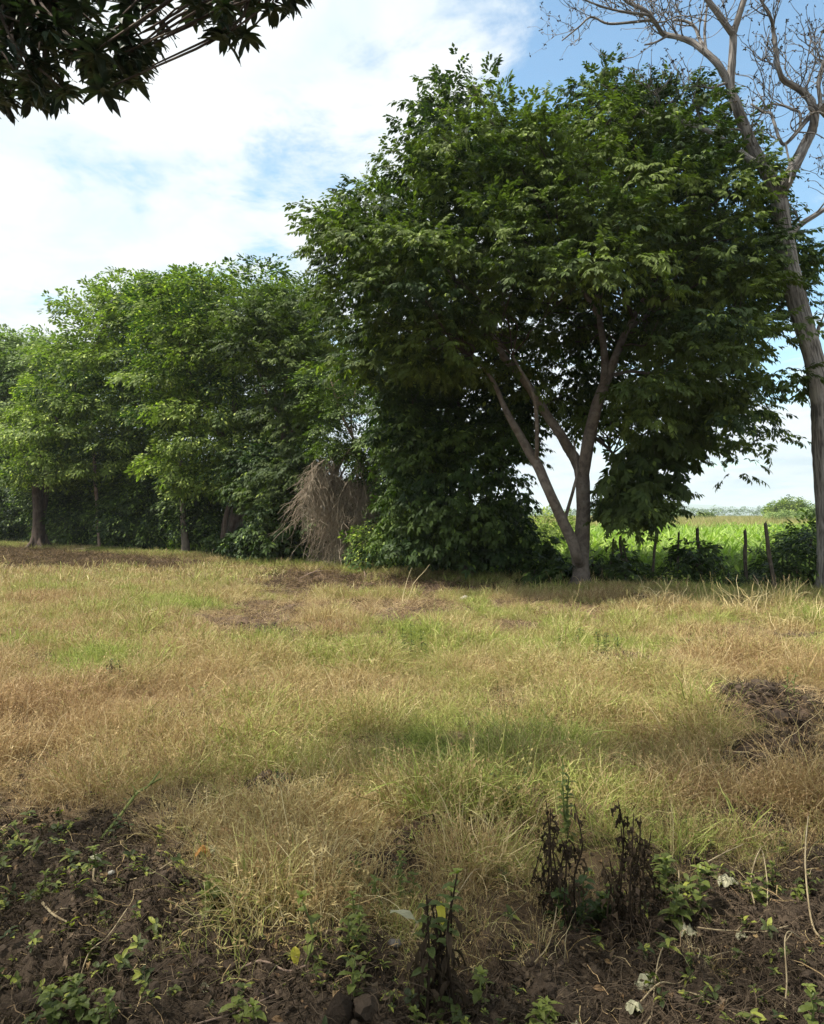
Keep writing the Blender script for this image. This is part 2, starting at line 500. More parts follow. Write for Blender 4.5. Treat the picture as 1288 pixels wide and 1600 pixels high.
M_LEAF = leaf_mat('leaf_dark', (.032, .056, .018), (.112, .152, .034), (.20, .26, .05), .28, .6, .18)
M_LIGHT = leaf_mat('leaf_light', (.034, .068, .018), (.19, .26, .052), (.31, .37, .08), .35, .6, .15)
M_PALE = leaf_mat('leaf_pale', (.08, .13, .045), (.20, .27, .085), (.30, .38, .13), .30, .6, .2)
M_SHRUB = leaf_mat('leaf_shrub', (.024, .050, .014), (.085, .130, .026), (.17, .24, .05), .25, .55, .2)
M_MANGO = leaf_mat('leaf_mango', (.018, .034, .022), (.040, .066, .032), None, .10, .5, .35)
M_WEED = leaf_mat('leaf_weed', (.045, .075, .022), (.16, .19, .04), (.34, .36, .06), .3, .5, .3)
M_PALELEAF = leaf_mat('leaf_dry_pale', (.30, .27, .17), (.42, .42, .30), None, .25, .7, .2)
M_YELLOW = leaf_mat('leaf_yellow', (.45, .38, .06), (.60, .52, .10), None, .3, .6, .2)
M_BROWNLEAF = leaf_mat('leaf_withered', (.030, .022, .016), (.095, .068, .045), None, .15, .8, .1)
M_ORANGE = leaf_mat('leaf_orange', (.32, .14, .04), (.40, .20, .06), None, .2, .7, .2)
M_CROP = leaf_mat('leaf_crop', (.15, .24, .055), (.30, .40, .10), (.42, .48, .16), .35, .6, .2, inst=True)
M_REED = leaf_mat('leaf_reed', (.26, .27, .10), (.40, .33, .17), (.45, .38, .22), .3, .7, .1, inst=True)
M_GRASS = grass_mat('grass')
M_BARK = bark_mat('bark_smooth', (.11, .09, .077), (.18, .152, .13), (.24, .212, .185), 9, .25, .8, 4)
M_BARKR = bark_mat('bark_ridged', (.10, .09, .082), (.32, .295, .27), (.42, .39, .36), 26, 1.0, .09, 2)
M_BARKD = bark_mat('bark_dark', (.05, .037, .03), (.10, .075, .06), (.13, .11, .085), 14, .6, .2, 3)
M_DEAD = bark_mat('dead_wood', (.17, .12, .09), (.30, .22, .17), (.38, .31, .25), 20, .4, .2, 3)
M_HEAP = bark_mat('brush_wood', (.19, .145, .10), (.36, .31, .235), (.46, .40, .32), 20, .4, .2, 3)
M_POST = bark_mat('post_wood', (.05, .04, .032), (.11, .09, .07), (.16, .135, .11), 30, .7, .12, 5)
M_STRAWSTEM = bark_mat('dry_stem', (.22, .17, .10), (.38, .31, .19), (.46, .40, .27), 40, .2, .2, 6)
M_MATSTEM = bark_mat('mat_stem', (.07, .05, .035), (.16, .12, .08), (.30, .24, .15), 40, .2, .2, 9)
M_GREENSTEM = bark_mat('green_stem', (.10, .13, .04), (.17, .20, .06), (.20, .22, .09), 40, .2, .2, 6)


def ground_mat():
    m, t = newmat('ground_soil')
    pos = t.n('ShaderNodeNewGeometry').outputs['Position']
    soil = t.n('ShaderNodeAttribute', attribute_name='soil').outputs['Fac']
    green = t.n('ShaderNodeAttribute', attribute_name='green').outputs['Fac']
    soil_dark = t.n('ShaderNodeAttribute', attribute_name='soil_dark').outputs['Fac']
    a = t.noise(pos, 3.0, 6, .65).outputs[0]; b = t.noise(pos, 22, 5, .7).outputs[0]; c = t.noise(pos, 110, 3, .7).outputs[0]
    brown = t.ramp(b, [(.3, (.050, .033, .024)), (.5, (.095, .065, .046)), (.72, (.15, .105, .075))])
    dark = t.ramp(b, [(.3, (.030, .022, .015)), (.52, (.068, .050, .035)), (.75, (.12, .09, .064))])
    s = t.mix(soil_dark, brown, dark)  # darker soil colours near the camera and, half as strong, along the tree row
    s = t.mix(t.math('MULTIPLY', t.maprange(c, .62, .72), .5), s, (.20, .16, .11))
    straw = t.ramp(a, [(.3, (.075, .052, .033)), (.55, (.15, .108, .060)), (.7, (.11, .085, .045))])
    g = t.ramp(a, [(.3, (.06, .10, .025)), (.7, (.12, .17, .04))])
    col = t.mix(soil, straw, s)
    col = t.mix(green, col, g)
    hg = t.math('ADD', t.math('MULTIPLY', b, .6), t.math('MULTIPLY', c, .35))
    bp = t.n('ShaderNodeBump', {'Height': hg, 'Strength': .9, 'Distance': .03})
    bs = t.n('ShaderNodeBsdfPrincipled', {'Base Color': col, 'Roughness': .95, 'Specular IOR Level': .12, 'Normal': bp.outputs[0]})
    t.n('ShaderNodeOutputMaterial', {0: bs.outputs[0]})
    return m


# ------------------------------------------------------------------ ground
def build_ground():
    rr = [0.25]
    while rr[-1] < 9000:
        r = rr[-1]
        rr.append(r * (1.12 if r < 1.5 else 1.0125 if r < 9 else 1.022 if r < 50 else 1.10))
    rr = np.array(rr)
    af = np.linspace(-34, 34, 380); ab = np.linspace(34, 326, 130)[1:-1]
    ang = np.radians(np.concatenate([af, ab]))
    X = rr[:, None] * np.sin(ang)[None]; Y = rr[:, None] * np.cos(ang)[None]
    Z = H(X, Y)
    V = np.stack([X, Y, Z], 2).reshape(-1, 3)
    nr, na_ = X.shape
    i = np.arange(nr - 1)[:, None]; j = np.arange(na_)[None]; j2 = (j + 1) % na_
    Fq = np.stack([i * na_ + j, i * na_ + j2, (i + 1) * na_ + j2, (i + 1) * na_ + j], 2).reshape(-1, 4)[:, ::-1]
    V = np.vstack([V, [[0, 0, h1(0, 0)]]])
    c = len(V) - 1
    Fc = np.array([[q, (q + 1) % na_, (q + 2) % na_, c] for q in range(0, na_, 2)])[:, ::-1]
    x = V[:, 0]; y = V[:, 1]
    ns = near_soil(x, y); bf = bare_field(x, y)
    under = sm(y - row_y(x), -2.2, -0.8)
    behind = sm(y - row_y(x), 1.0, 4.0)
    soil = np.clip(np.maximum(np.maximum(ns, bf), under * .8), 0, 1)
    me = mesh_np('ground', V, np.vstack([Fq, Fc]), {'soil': ('FLOAT', soil), 'soil_dark': ('FLOAT', np.clip(ns + under * .5, 0, 1)), 'green': ('FLOAT', behind)}, ground_mat(), True)
    o = link('ground', me); tag(o, kind='structure')


build_ground()

# ------------------------------------------------------------------ leaf sprays
def spray_big(seed, n=4, leafs=7, L=.125, W=.052):
    """twig end with a few compound leaves whose leaflets hang, about 0.45 m"""
    rnd.seed(seed); out = []
    for k in range(n):
        base = np.array([.05 + .09 * k, 0, 0]); az = rnd.uniform(-1.5, 1.5) if k < n - 1 else rnd.uniform(-.3, .3)
        d = np.array([math.cos(az), math.sin(az), rnd.uniform(-.1, .35)])
        c = base + d * .10; b0 = rnd.random()
        for i in range(leafs):
            s_ = -1 if i % 2 else 1
            q = c + d * .035 * (i // 2) - np.array([0, 0, .01 * (i // 2)])
            dd = d * .6 + np.cross([0, 0, 1], d) * s_ * rnd.uniform(.5, 1.0) + np.array([0, 0, rnd.uniform(-.75, -.15)])
            if i == leafs - 1: dd = d + np.array([0, 0, -.4])
            out.append(leaf_kite(q, dd, np.array([0, 0, 1.0]), L * rnd.uniform(.75, 1.2), W * rnd.uniform(.8, 1.2), min(1, max(0, b0 * .5 + rnd.random() * .5)), .25))
    return cat_shapes(out)


def spray_fine(seed, n=26, size=.5, L=.11, W=.06):
    """flat feathery spray of small leaflets"""
    rnd.seed(seed); out = []
    for k in range(n):
        t = rnd.random() ** .7; s_ = rnd.uniform(-1, 1)
        p = np.array([t * size, s_ * size * .42 * (1.1 - t * .5), rnd.uniform(-.05, .05) - .14 * t * t])
        d = np.array([1, s_ * 1.5, rnd.uniform(-.55, .1)])
        out.append(leaf_kite(p, d, np.array([rnd.uniform(-.3, .3), rnd.uniform(-.3, .3), 1.0]), L * rnd.uniform(.7, 1.3), W * rnd.uniform(.8, 1.2), rnd.random(), .15))
    return cat_shapes(out)


BIG = [spray_big(100 + i) for i in range(8)]
FINE = [spray_fine(200 + i) for i in range(8)]
FINEB = [spray_fine(220 + i, 16, .55, .17, .085) for i in range(6)]
BROAD = [spray_big(240 + i, 3, 5, .17, .085) for i in range(6)]
HUGE = [spray_big(260 + i, 3, 7, .23, .10) for i in range(5)]


def in_poly(u, v, poly):
    inside = np.zeros(len(u), bool); n = len(poly)
    for i in range(n):
        x1, y1 = poly[i]; x2, y2 = poly[(i + 1) % n]
        c = ((y1 > v) != (y2 > v)) & (u < (x2 - x1) * (v - y1) / (y2 - y1 + 1e-9) + x1)
        inside ^= c
    return inside


def edge_dist(u, v, poly):
    d = np.full(len(u), 1e9); n = len(poly)
    for i in range(n):
        a = np.array(poly[i], float); b = np.array(poly[(i + 1) % n], float); ab = b - a
        t = np.clip(((u - a[0]) * ab[0] + (v - a[1]) * ab[1]) / (ab @ ab), 0, 1)
        d = np.minimum(d, np.hypot(u - a[0] - t * ab[0], v - a[1] - t * ab[1]))
    return d


def pads_in(poly, D, depth, spacing, inset, keep=None, back=.6, lump=None):
    """centres of foliage pads filling the volume over an outline that stands D metres away"""
    poly = np.array(poly, float); lo = poly.min(0); hi = poly.max(0); m2p = F / D
    n = 26000
    u = R.uniform(lo[0], hi[0], n); v = R.uniform(lo[1], hi[1], n)
    ok = in_poly(u, v, poly); u, v = u[ok], v[ok]
    ed = edge_dist(u, v, poly) / m2p
    ok = ed > inset; u, v, ed = u[ok], v[ok], ed[ok]
    ex = np.minimum((hi - lo).min() / m2p / 2, depth * 1.2)
    T = depth * np.sqrt(1 - (1 - np.minimum(ed / ex, 1)) ** 2)
    s_ = R.random(len(u)); side = np.where(R.random(len(u)) < 1 / (1 + back), -1, 1)
    w_ = np.where(s_ < .62, R.uniform(.8, 1.0, len(u)), R.uniform(-.2, .8, len(u)))
    y = D + side * T * w_
    w2 = np.minimum(y, D + .25 * (y - D).clip(0))                   # the crown narrows towards the front, as a dome does
    P_ = np.stack([(u - CX) / F * w2, y, CAMH + (HY - v) / F * w2], 1)
    k = np.ones(len(u), bool)
    if lump:
        q = np.array([mnoise.noise(Vector(p * lump[0] + 7.7)) for p in P_]); k &= q > lump[1]
    if keep is not None:
        k &= keep(u, v, R.random(len(u)), y - D)
    P_ = P_[k]
    out = []; cell = {}
    for p in P_:
        c = tuple(np.floor(p / spacing).astype(int)); good = True
        for dx in (-1, 0, 1):
            for dy in (-1, 0, 1):
                for dz in (-1, 0, 1):
                    for q in cell.get((c[0] + dx, c[1] + dy, c[2] + dz), ()):
                        if ((p - q) ** 2).sum() < spacing ** 2: good = False; break
                    if not good: break
                if not good: break
            if not good: break
        if good:
            cell.setdefault(c, []).append(p); out.append(p)
    return np.array(out)


def foliage(name, parent, pads, rad, per, protos, mat, flat=.6, tint=(.2, .8), scl=(.85, 1.25), droop=.35, centre=None, lumpy=.35, tops=0.0):
    """leaf sprays over the upper shells of all pads, joined into one crown"""
    n = len(pads); rr = rad * R.uniform(1 - lumpy, 1 + lumpy, n)
    cnt = np.maximum(4, (per * (rr / rad) ** 2).astype(int)); idx = np.repeat(np.arange(n), cnt); m = len(idx)
    d = rand_dirs(m, -.45, 1.0)
    k = R.uniform(.35, 1.05, m)[:, None]
    pos = pads[idx] + d * k * rr[idx][:, None] * np.array([1.15, 1.15, flat])
    ctr = pads.mean(0) if centre is None else np.asarray(centre)
    outw = norm(pads[idx] - ctr)
    dirs = norm(d * np.array([1, 1, .5]) + outw * .35 + R.normal(0, .25, (m, 3)) + np.array([0, 0, -droop]))
    M = frames(dirs, R.normal(0, .45, m))
    pt = R.uniform(tint[0], tint[1], n)
    t = np.clip(pt[idx] + R.normal(0, .10, m), 0, 1)
    s_ = R.uniform(scl[0], scl[1], m)
    o = bake(name, protos, pos, M, s_, R.integers(0, len(protos), m), t, mat, parent)
    o['kind'] = 'stuff'
    return o


def to_nodes(limbs):
    pts = []; rads = []
    for p, r in limbs:
        a, b = smooth_path(p, r, 5); pts.append(a); rads.append(b)
    return np.vstack(pts), np.concatenate(rads)


def branchlets(name, parent, pads, limbs, mat, r0=.03, frac=1.0, k=4, sub=2):
    nd, nr = to_nodes(limbs); mb = MB()
    for p in pads:
        if R.random() > frac: continue
        dd = np.linalg.norm(nd - p, axis=1) + np.maximum(0, nd[:, 2] - p[2] + .2) * 1.5
        i = int(np.argmin(dd)); a = nd[i]; L = np.linalg.norm(p - a)
        if L < .1 or L > 2.7 or (p[2] < 5.2 and L > 1.0 and abs(p[2] - a[2]) < .45 * L): continue
        rs = min(nr[i] * .7, r0 * (0.6 + .16 * L))
        mid = (a + p) / 2 + R.normal(0, .10 * L, 3) * np.array([1, 1, .4]) - np.array([0, 0, .06 * L]); q1 = a * .72 + p * .28 + R.normal(0, .04 * L, 3)
        pp, ra = smooth_path([a, q1, mid, p], [rs, rs * .8, rs * .6, rs * .3], 3)
        mb.tube(pp, ra, k, R.random(), lump=.1)
        for _ in range(sub):
            e = p + rand_dirs(1, -.1, .8)[0] * R.uniform(.3, .6)
            mb.tube([pp[-3], (pp[-3] + e) / 2 + R.normal(0, .05, 3), e], [rs * .35, rs * .25, rs * .12], 3, R.random(), cap=False)
    if mb.n:
        o = mb.build(name, mat, parent); o['kind'] = 'stuff'


def limb_px(lst, D, wob=0.0, ydrift=0.0):
    """limb from (u, v, radius in photo pixels) at D metres; drifts in depth along its way"""
    pts = []; rad = []; L = len(lst); s_ = 0
    for i, q in enumerate(lst):
        u, v, r = q
        s_ += R.normal(0, wob) + ydrift / L
        Dn = D + (s_ if i else 0)
        pts.append(P(CX + (u - CX) * D / D, v, D) + np.array([0, 0, 0]))
        pts[-1] = np.array([(u - CX) / F * Dn, Dn, CAMH + (HY - v) / F * Dn]); rad.append(r * D / F)
    return np.array(pts), np.array(rad)


def snap(p, limbs):
    if limbs:
        nd, _ = to_nodes(limbs); j = int(np.argmin(np.linalg.norm((nd - p[0]) * np.array([1, .2, 1]), axis=1)))
        if np.linalg.norm((nd[j] - p[0])[[0, 2]]) < .6: p += nd[j] - p[0]


def roots_flare(mb, base, r, k=5):
    for i in range(k):
        a = i / k * 2 * math.pi + rnd.uniform(-.3, .3); d = np.array([math.cos(a), math.sin(a), 0])
        mb.tube([base + np.array([0, 0, r * 1.7]) + d * r * .55, base + d * r * .9 + np.array([0, 0, r * .6]), base + d * r * 1.5 + np.array([0, 0, .02]), base + d * r * 2.2 + np.array([0, 0, -.08])],
                [r * .35, r * .42, r * .3, r * .12], 6)


# ------------------------------------------------------------------ the big dark tree
def big_tree():
    D = 16.7
    base = np.array([(908 - CX) / F * D, D, h1((908 - CX) / F * D, D)])
    t = empty('shade_tree', base, 'big dark green shade tree with a forked pale trunk and wide round crown', 'tree')
    L = {
        'trunk': ([(908, 925, 17), (908, 905, 14), (908, 892, 13), (907, 871, 13.5), (910, 842, 12), (912, 798, 10.8), (911, 754, 11.2), (908, 733, 11)], 0, 0),
        'low': ([(905, 885, 8), (899, 868, 9), (893, 848, 8.8), (875, 810, 8.2), (857, 771, 7.6), (839, 730, 8), (823, 704, 7), (808, 677, 6), (795, 655, 5), (783, 630, 4), (765, 590, 3), (735, 555, 2)], .10, -1.0),
        'ml': ([(909, 745, 8.5), (900, 722, 8.7), (889, 704, 8.5), (875, 680, 7.5), (857, 654, 7), (833, 616, 7), (810, 583, 6), (786, 557, 5.5), (769, 519, 5), (750, 480, 4), (700, 430, 3), (640, 380, 2), (590, 350, 1.2)], .10, .6),
        'r': ([(911, 748, 9), (916, 715, 9.5), (921, 686, 9.5), (933, 636, 9), (948, 595, 8.5), (963, 557, 6.5), (977, 522, 5), (1000, 480, 4), (1030, 430, 3.2), (1070, 370, 2.4), (1110, 320, 1.6)], .12, -.8),
        'up': ([(938, 612, 6), (942, 589, 6.5), (941, 548, 5.2), (935, 507, 4.7), (933, 478, 4.2), (925, 400, 3.6), (915, 300, 3), (905, 220, 2), (900, 160, 1.2)], .15, .5),
        'upl': ([(934, 500, 4), (900, 440, 3.4), (860, 360, 2.8), (820, 280, 2.2), (770, 200, 1.5), (740, 140, 1)], .15, -1.2),
        'hr': ([(950, 592, 3.4), (968, 588, 2.8), (983, 585, 2.4), (1024, 587, 2), (1080, 575, 1.6), (1150, 590, 1.2), (1190, 620, .8)], .1, .3),
        's1': ([(836, 722, 3.4), (837, 690, 3), (836, 651, 3), (830, 615, 2.5), (800, 560, 1.6)], .08, -.5),
        's2': ([(880, 815, 3), (887, 790, 2.6), (895, 762, 2.3), (900, 735, 1.8), (895, 690, 1.2)], .1, .5),
        'dl': ([(925, 680, 3.2), (950, 700, 2.6), (975, 730, 2), (990, 770, 1.4), (1000, 810, 1)], .12, .8),
        'far': ([(975, 525, 4), (1040, 480, 3.2), (1120, 440, 2.4), (1190, 400, 1.6), (1230, 370, 1)], .12, 1.6),
        'bk': ([(933, 470, 3.4), (980, 380, 2.8), (1010, 290, 2), (1020, 200, 1.2)], .12, 1.2),
    }
    limbs = []
    for k, (l, wob, yd) in L.items():
        p, r = limb_px(l, D, wob, yd); snap(p, limbs); limbs.append((p, r))
        pp, ra = smooth_path(p, r, 5); mb = MB(); mb.tube(pp, ra, 14 if k == 'trunk' else 9, lump=.05)
        if k == 'trunk': roots_flare(mb, base, .19)
        mb.build('trunk' if k == 'trunk' else 'limb', M_BARK, t)
    top = [(486, 338), (508, 308), (548, 290), (545, 262), (600, 215), (640, 208), (655, 165), (650, 135), (690, 97), (735, 97), (765, 92), (785, 128), (840, 118), (868, 128), (900, 140),
           (912, 102), (960, 98), (1000, 118), (1050, 108), (1105, 98), (1128, 150), (1150, 195), (1215, 235), (1222, 320), (1265, 352), (1285, 420), (1258, 470), (1225, 520), (1262, 560), (1245, 620), (1195, 625),
           (1222, 680), (1160, 722), (1105, 690), (1072, 650), (1050, 700), (1022, 735), (1052, 800), (1005, 838), (955, 822), (925, 780), (935, 690), (880, 640), (845, 700), (780, 690), (745, 610), (700, 600),
           (610, 610), (540, 590), (515, 570), (508, 440)]

    TRK = [(1222, 335), (1200, 270), (1165, 200), (1145, 130), (1080, 75), (1020, 30)]

    def keep(u, v, q, y):
        k = np.ones(len(u), bool)
        gap = ((u > 750) & (u < 1005) & (v > 440) & (v < 790)); k &= ~(gap & ((q > .62) | (y < .5)))
        k &= ~((u > 750) & (u < 930) & (v > 620) & (q > .4))
        k &= ~((v > 470) & (u > 985) & (q > .55))
        for (a, b), (c, d) in zip(TRK[:-1], TRK[1:]):
            tt = np.clip(((u - a) * (c - a) + (v - b) * (d - b)) / ((c - a) ** 2 + (d - b) ** 2), 0, 1)
            k &= ~((np.hypot(u - a - tt * (c - a), v - b - tt * (d - b)) < 40) & (y < -.2))
        k &= ~((v < 135) & (u > 885) & (q > .45))
        k &= ~((u > 868) & (u < 900) & (v < 150))
        return k
    pads = pads_in([(a, b + (20 if b < 230 else 8 if b < 330 else 0)) for a, b in top], D, 3.7, .60, .40, keep, .70, (.80, -.05))
    edge = []                                                       # a few loose shoots along the outline
    for u, v in [(662, 140), (672, 175), (700, 110), (765, 105), (868, 128), (560, 275), (492, 325), (487, 345), (610, 225), (920, 108), (955, 112), (1000, 128), (1150, 715), (1215, 680), (1190, 690), (1165, 650),
                 (1147, 740), (1120, 690), (1240, 605), (1262, 590), (1070, 715), (1030, 770), (1245, 470), (1270, 400), (1040, 790), (985, 835), (1165, 175), (1200, 235)]:
        edge.append(P(u + (14 if u < 700 else 0), v + (34 if v < 240 else 12 if v < 350 else 0), D + R.normal(0, .5)))
    edge = np.array(edge)
    print('big tree pads', len(pads))
    branchlets('twig', t, np.vstack([pads, edge]), limbs, M_BARKD, .03, .8)
    ctr = P(880, 480, D)
    allp = np.vstack([pads, edge[:14]])
    foliage('crown', t, pads, .45, 22, BIG, M_LEAF, .62, (-.15, 1.15), (.75, 1.15), .35, ctr)
    foliage('shoot', t, edge, .22, 6, BIG, M_LEAF, .8, (.3, .9), (.8, 1.2), .2, ctr)
    # broad hanging leaves of the low right skirt
    sk = pads_in([(940, 720), (990, 690), (1050, 640), (1110, 600), (1140, 640), (1070, 700), (1045, 760), (1045, 800), (1000, 830), (950, 805)], D - .3, 1.1, .46, .22, None, .6)
    foliage('skirt', t, sk, .34, 11, HUGE, M_LEAF, .8, (.1, .7), (.7, 1.05), .8, ctr)
    return limbs


big_tree()


# ------------------------------------------------------------------ the bare tree on the right
def bare_tree():
    D = 15.4
    bx = (1300 - CX) / F * D; base = np.array([bx, D, h1(bx, D)])
    t = empty('bare_tree', base, 'tall leafless tree with grey ridged bark at the right edge, branches against the blue sky', 'tree')
    L = [
        [(1302, 950, 30), (1300, 925, 24), (1299, 890, 21), (1299, 840, 19.5), (1295, 760, 19), (1290, 690, 19), (1285, 625, 17.5), (1272, 562, 14.5), (1256, 505, 14.5), (1243, 455, 15), (1233, 400, 13.5), (1223, 345, 13), (1218, 312, 13)],
        [(1219, 325, 11), (1209, 292, 11), (1200, 270, 10), (1180, 235, 9), (1165, 200, 8.5), (1152, 165, 7.5), (1143, 135, 6.5), (1145, 100, 6), (1147, 62, 5.5), (1146, 50, 5)],
        [(1147, 66, 4.6), (1125, 35, 4.6), (1105, 8, 4), (1090, -25, 3.5), (1075, -60, 3), (1050, -110, 2)],
        [(1147, 66, 4.6), (1158, 30, 4.6), (1168, 0, 4.2), (1178, -40, 3.5), (1185, -80, 3), (1200, -150, 2)],
        [(1150, 160, 5), (1140, 135, 5.6), (1126, 110, 5.2), (1105, 90, 5), (1088, 77, 4.6), (1065, 68, 4), (1042, 62, 3.6), (1030, 45, 3.1), (1015, 27, 3), (990, 15, 2.5), (975, 2, 2.1), (962, -20, 1.6)],
        [(1112, 96, 3.5), (1098, 72, 3), (1090, 52, 2.5), (1075, 42, 2.2), (1057, 40, 1.8)],
        [(1114, 88, 2.2), (1112, 60, 2), (1116, 20, 1.6), (1122, -30, 1.3)],
        [(1020, 36, 2), (985, 40, 1.9), (950, 42, 1.7), (925, 32, 1.5), (905, 48, 1.2), (880, 68, .9)],
        [(1040, 61, 2), (1020, 72, 1.6), (1003, 76, 1.2)],
        [(1015, 28, 1.9), (980, 24, 1.7), (950, 18, 1.5), (915, 5, 1.2), (890, -10, 1)],
        [(1222, 318, 8), (1226, 298, 9), (1240, 270, 8.6), (1258, 235, 8), (1271, 208, 7.2), (1277, 188, 6.6), (1274, 165, 6), (1265, 149, 5.6), (1248, 136, 5.2), (1229, 125, 4.2), (1222, 110, 3.6), (1218, 85, 3.2), (1214, 51, 2.8), (1210, 30, 2.4), (1201, 13, 2), (1188, -10, 1.6)],
        [(1276, 190, 5), (1284, 178, 5), (1298, 190, 5), (1320, 150, 4), (1345, 90, 3), (1360, 0, 2)],
        [(1277, 172, 3.4), (1274, 150, 3), (1273, 130, 2.6), (1280, 105, 2.3), (1288, 88, 2), (1300, 60, 1.5)],
        [(1275, 184, 3.4), (1262, 190, 3), (1250, 200, 3), (1238, 214, 3), (1228, 226, 2.8), (1216, 236, 2.6), (1208, 226, 2.4), (1200, 200, 2.3), (1195, 188, 2.3), (1184, 185, 2), (1166, 174, 1.6)],
        [(1234, 215, 2.2), (1234, 192, 2.1), (1222, 186, 2), (1208, 180, 1.8), (1190, 178, 1.5), (1178, 186, 1.1)],
        [(1240, 372, 5), (1252, 356, 4.8), (1268, 342, 4.4), (1290, 328, 4), (1330, 300, 3), (1370, 250, 2)],
        [(1276, 560, 3.4), (1284, 510, 3), (1292, 505, 3), (1330, 480, 2.4)],
        [(1200, 268, 6), (1172, 252, 5.5), (1140, 228, 4.6), (1110, 210, 4), (1072, 195, 3.5), (1045, 183, 3), (1028, 188, 2.2), (1005, 175, 1.5), (985, 182, 1)],
        [(1139, 140, 2.2), (1122, 146, 2), (1105, 150, 1.5), (1090, 140, 1)],
        [(1215, 240, 1.6), (1222, 280, 1.4), (1220, 300, 1.2)],
        [(1170, 205, 1.8), (1150, 200, 1.6), (1130, 202, 1.2), (1118, 190, .9)],
    ]
    limbs = []
    for i, l in enumerate(L):
        p, r = limb_px(l, D, .10, R.uniform(-.8, .8) if i > 1 else 0)
        if i:                                                       # start on the parent limb, not beside it
            nd, _ = to_nodes(limbs); j = int(np.argmin(np.linalg.norm((nd - p[0]) * np.array([1, .2, 1]), axis=1))); p += nd[j] - p[0]
        limbs.append((p, r)); pp, ra = smooth_path(p, r, 6)
        mb = MB(); mb.tube(pp, ra, 18 if i == 0 else 9, lump=.08 if i < 3 else .12)
        if i == 0:
            roots_flare(mb, base, .26, 7)
            q = P(1268, 635, D); mb.tube([P(1284, 640, D), P(1273, 634, D - .1), q + np.array([-.02, -.1, .02])], [.12, .09, .03], 7, lump=.3)
        mb.build('trunk' if i == 0 else 'limb', M_BARKR, t)
    # crooked twigs
    mb = MB(); ends = []

    def grow(p, d, L_, r, dep):
        n = 4; pts = [p]; dd = d.copy()
        for i in range(n):
            dd = norm(dd + R.normal(0, .24, 3) + np.array([0, 0, .07])); pts.append(pts[-1] + dd * L_ / n)
        pp, ra = smooth_path(pts, np.linspace(r, r * .55, n + 1), 2); mb.tube(pp, ra, 4 if dep < 2 else 3, R.random(), cap=False)
        if dep >= 3: ends.append(pts[-1]); return
        for q in range(2 if dep else 3):
            i = rnd.randint(1, n); c = norm(dd * .6 + rand_dirs(1, -.3, 1)[0] * .9)
            grow(pts[i], c, L_ * R.uniform(.55, .8), r * .72, dep + 1)
        grow(pts[-1], dd, L_ * .7, r * .72, dep + 1)
        ends.append(pts[rnd.randint(2, n)])
    for i, (p, r) in enumerate(limbs):
        if i == 0: continue
        pp, ra = smooth_path(p, r, 4); n = len(pp)
        tot = np.linalg.norm(np.diff(p, axis=0), axis=1).sum()
        cnt = int(tot * (3.6 if i in (7, 9, 10, 12, 13, 14, 4) else 2.8)) if i != 16 else 3
        if i == 1: cnt = 4
        for q in range(cnt):
            j = rnd.randint(n // 3 if i not in (7, 9, 8) else 1, n - 1)
            if i == 1 and j > n - 3: continue
            tg = norm(pp[min(j + 1, n - 1)] - pp[j - 1]); d = norm(tg * .5 + rand_dirs(1, -.35, 1)[0])
            grow(pp[j], d, R.uniform(.45, 1.0), min(ra[j] * .5, .017), 1)
    o = mb.build('twig', M_BARKR, t); o['kind'] = 'stuff'
    e = np.array(ends); m = len(e); e2 = e + R.normal(0, .01, (m, 3))
    bud = [cat_shapes([leaf_kite(np.zeros(3), rand_dirs(1)[0], rand_dirs(1)[0], .05, .03, rnd.random(), .4) for _ in range(3)]) for _ in range(4)]
    o = bake('seed_pod', bud, e2, frames(rand_dirs(m)), R.uniform(.6, 1.2, m), R.integers(0, 4, m), R.random(m), M_BROWNLEAF, t); o['kind'] = 'stuff'
    print('bare twigs', len(ends))


bare_tree()


# ------------------------------------------------------------------ trees of the row and shrubs below them
def row_tree(name, label, D, poly, trunks, pads_sp, rad, per, protos, mat, flat, tint, depth=3.4, group=None, keep=None, bark=M_BARKD, scl=(.9, 1.4), inset=.3, back=.5, droop=.3, cat='tree', lump=(.42, -.20)):
    u0 = trunks[0][0][0]; x0 = (u0 - CX) / F * D
    t = empty(name, (x0, D, h1(x0, D)), label, cat, group)
    limbs = []
    for i, l in enumerate(trunks):
        p, r = limb_px(l, D, .12 if i else .05, R.uniform(-1, 1) if i else 0)
        if i == 0:
            p[0, 2] = h1(p[0, 0], p[0, 1]) - .1
        snap(p, limbs)
        limbs.append((p, r)); pp, ra = smooth_path(p, r, 4); mb = MB(); mb.tube(pp, ra, 10, lump=.1)
        if i == 0 and ra[0] > .12: roots_flare(mb, np.array([p[0, 0], p[0, 1], p[0, 2] + .1]), ra[0])
        mb.build('trunk' if i == 0 else 'limb', bark, t)
    pads = pads_in(poly, D, depth, pads_sp, inset, keep, back, lump)
    branchlets('twig', t, pads, limbs, bark, .03, .6, 4, 1)
    foliage('crown', t, pads, rad, per, protos, mat, flat, tint, scl, droop)
    print(name, len(pads), len(pads) * per)
    return t


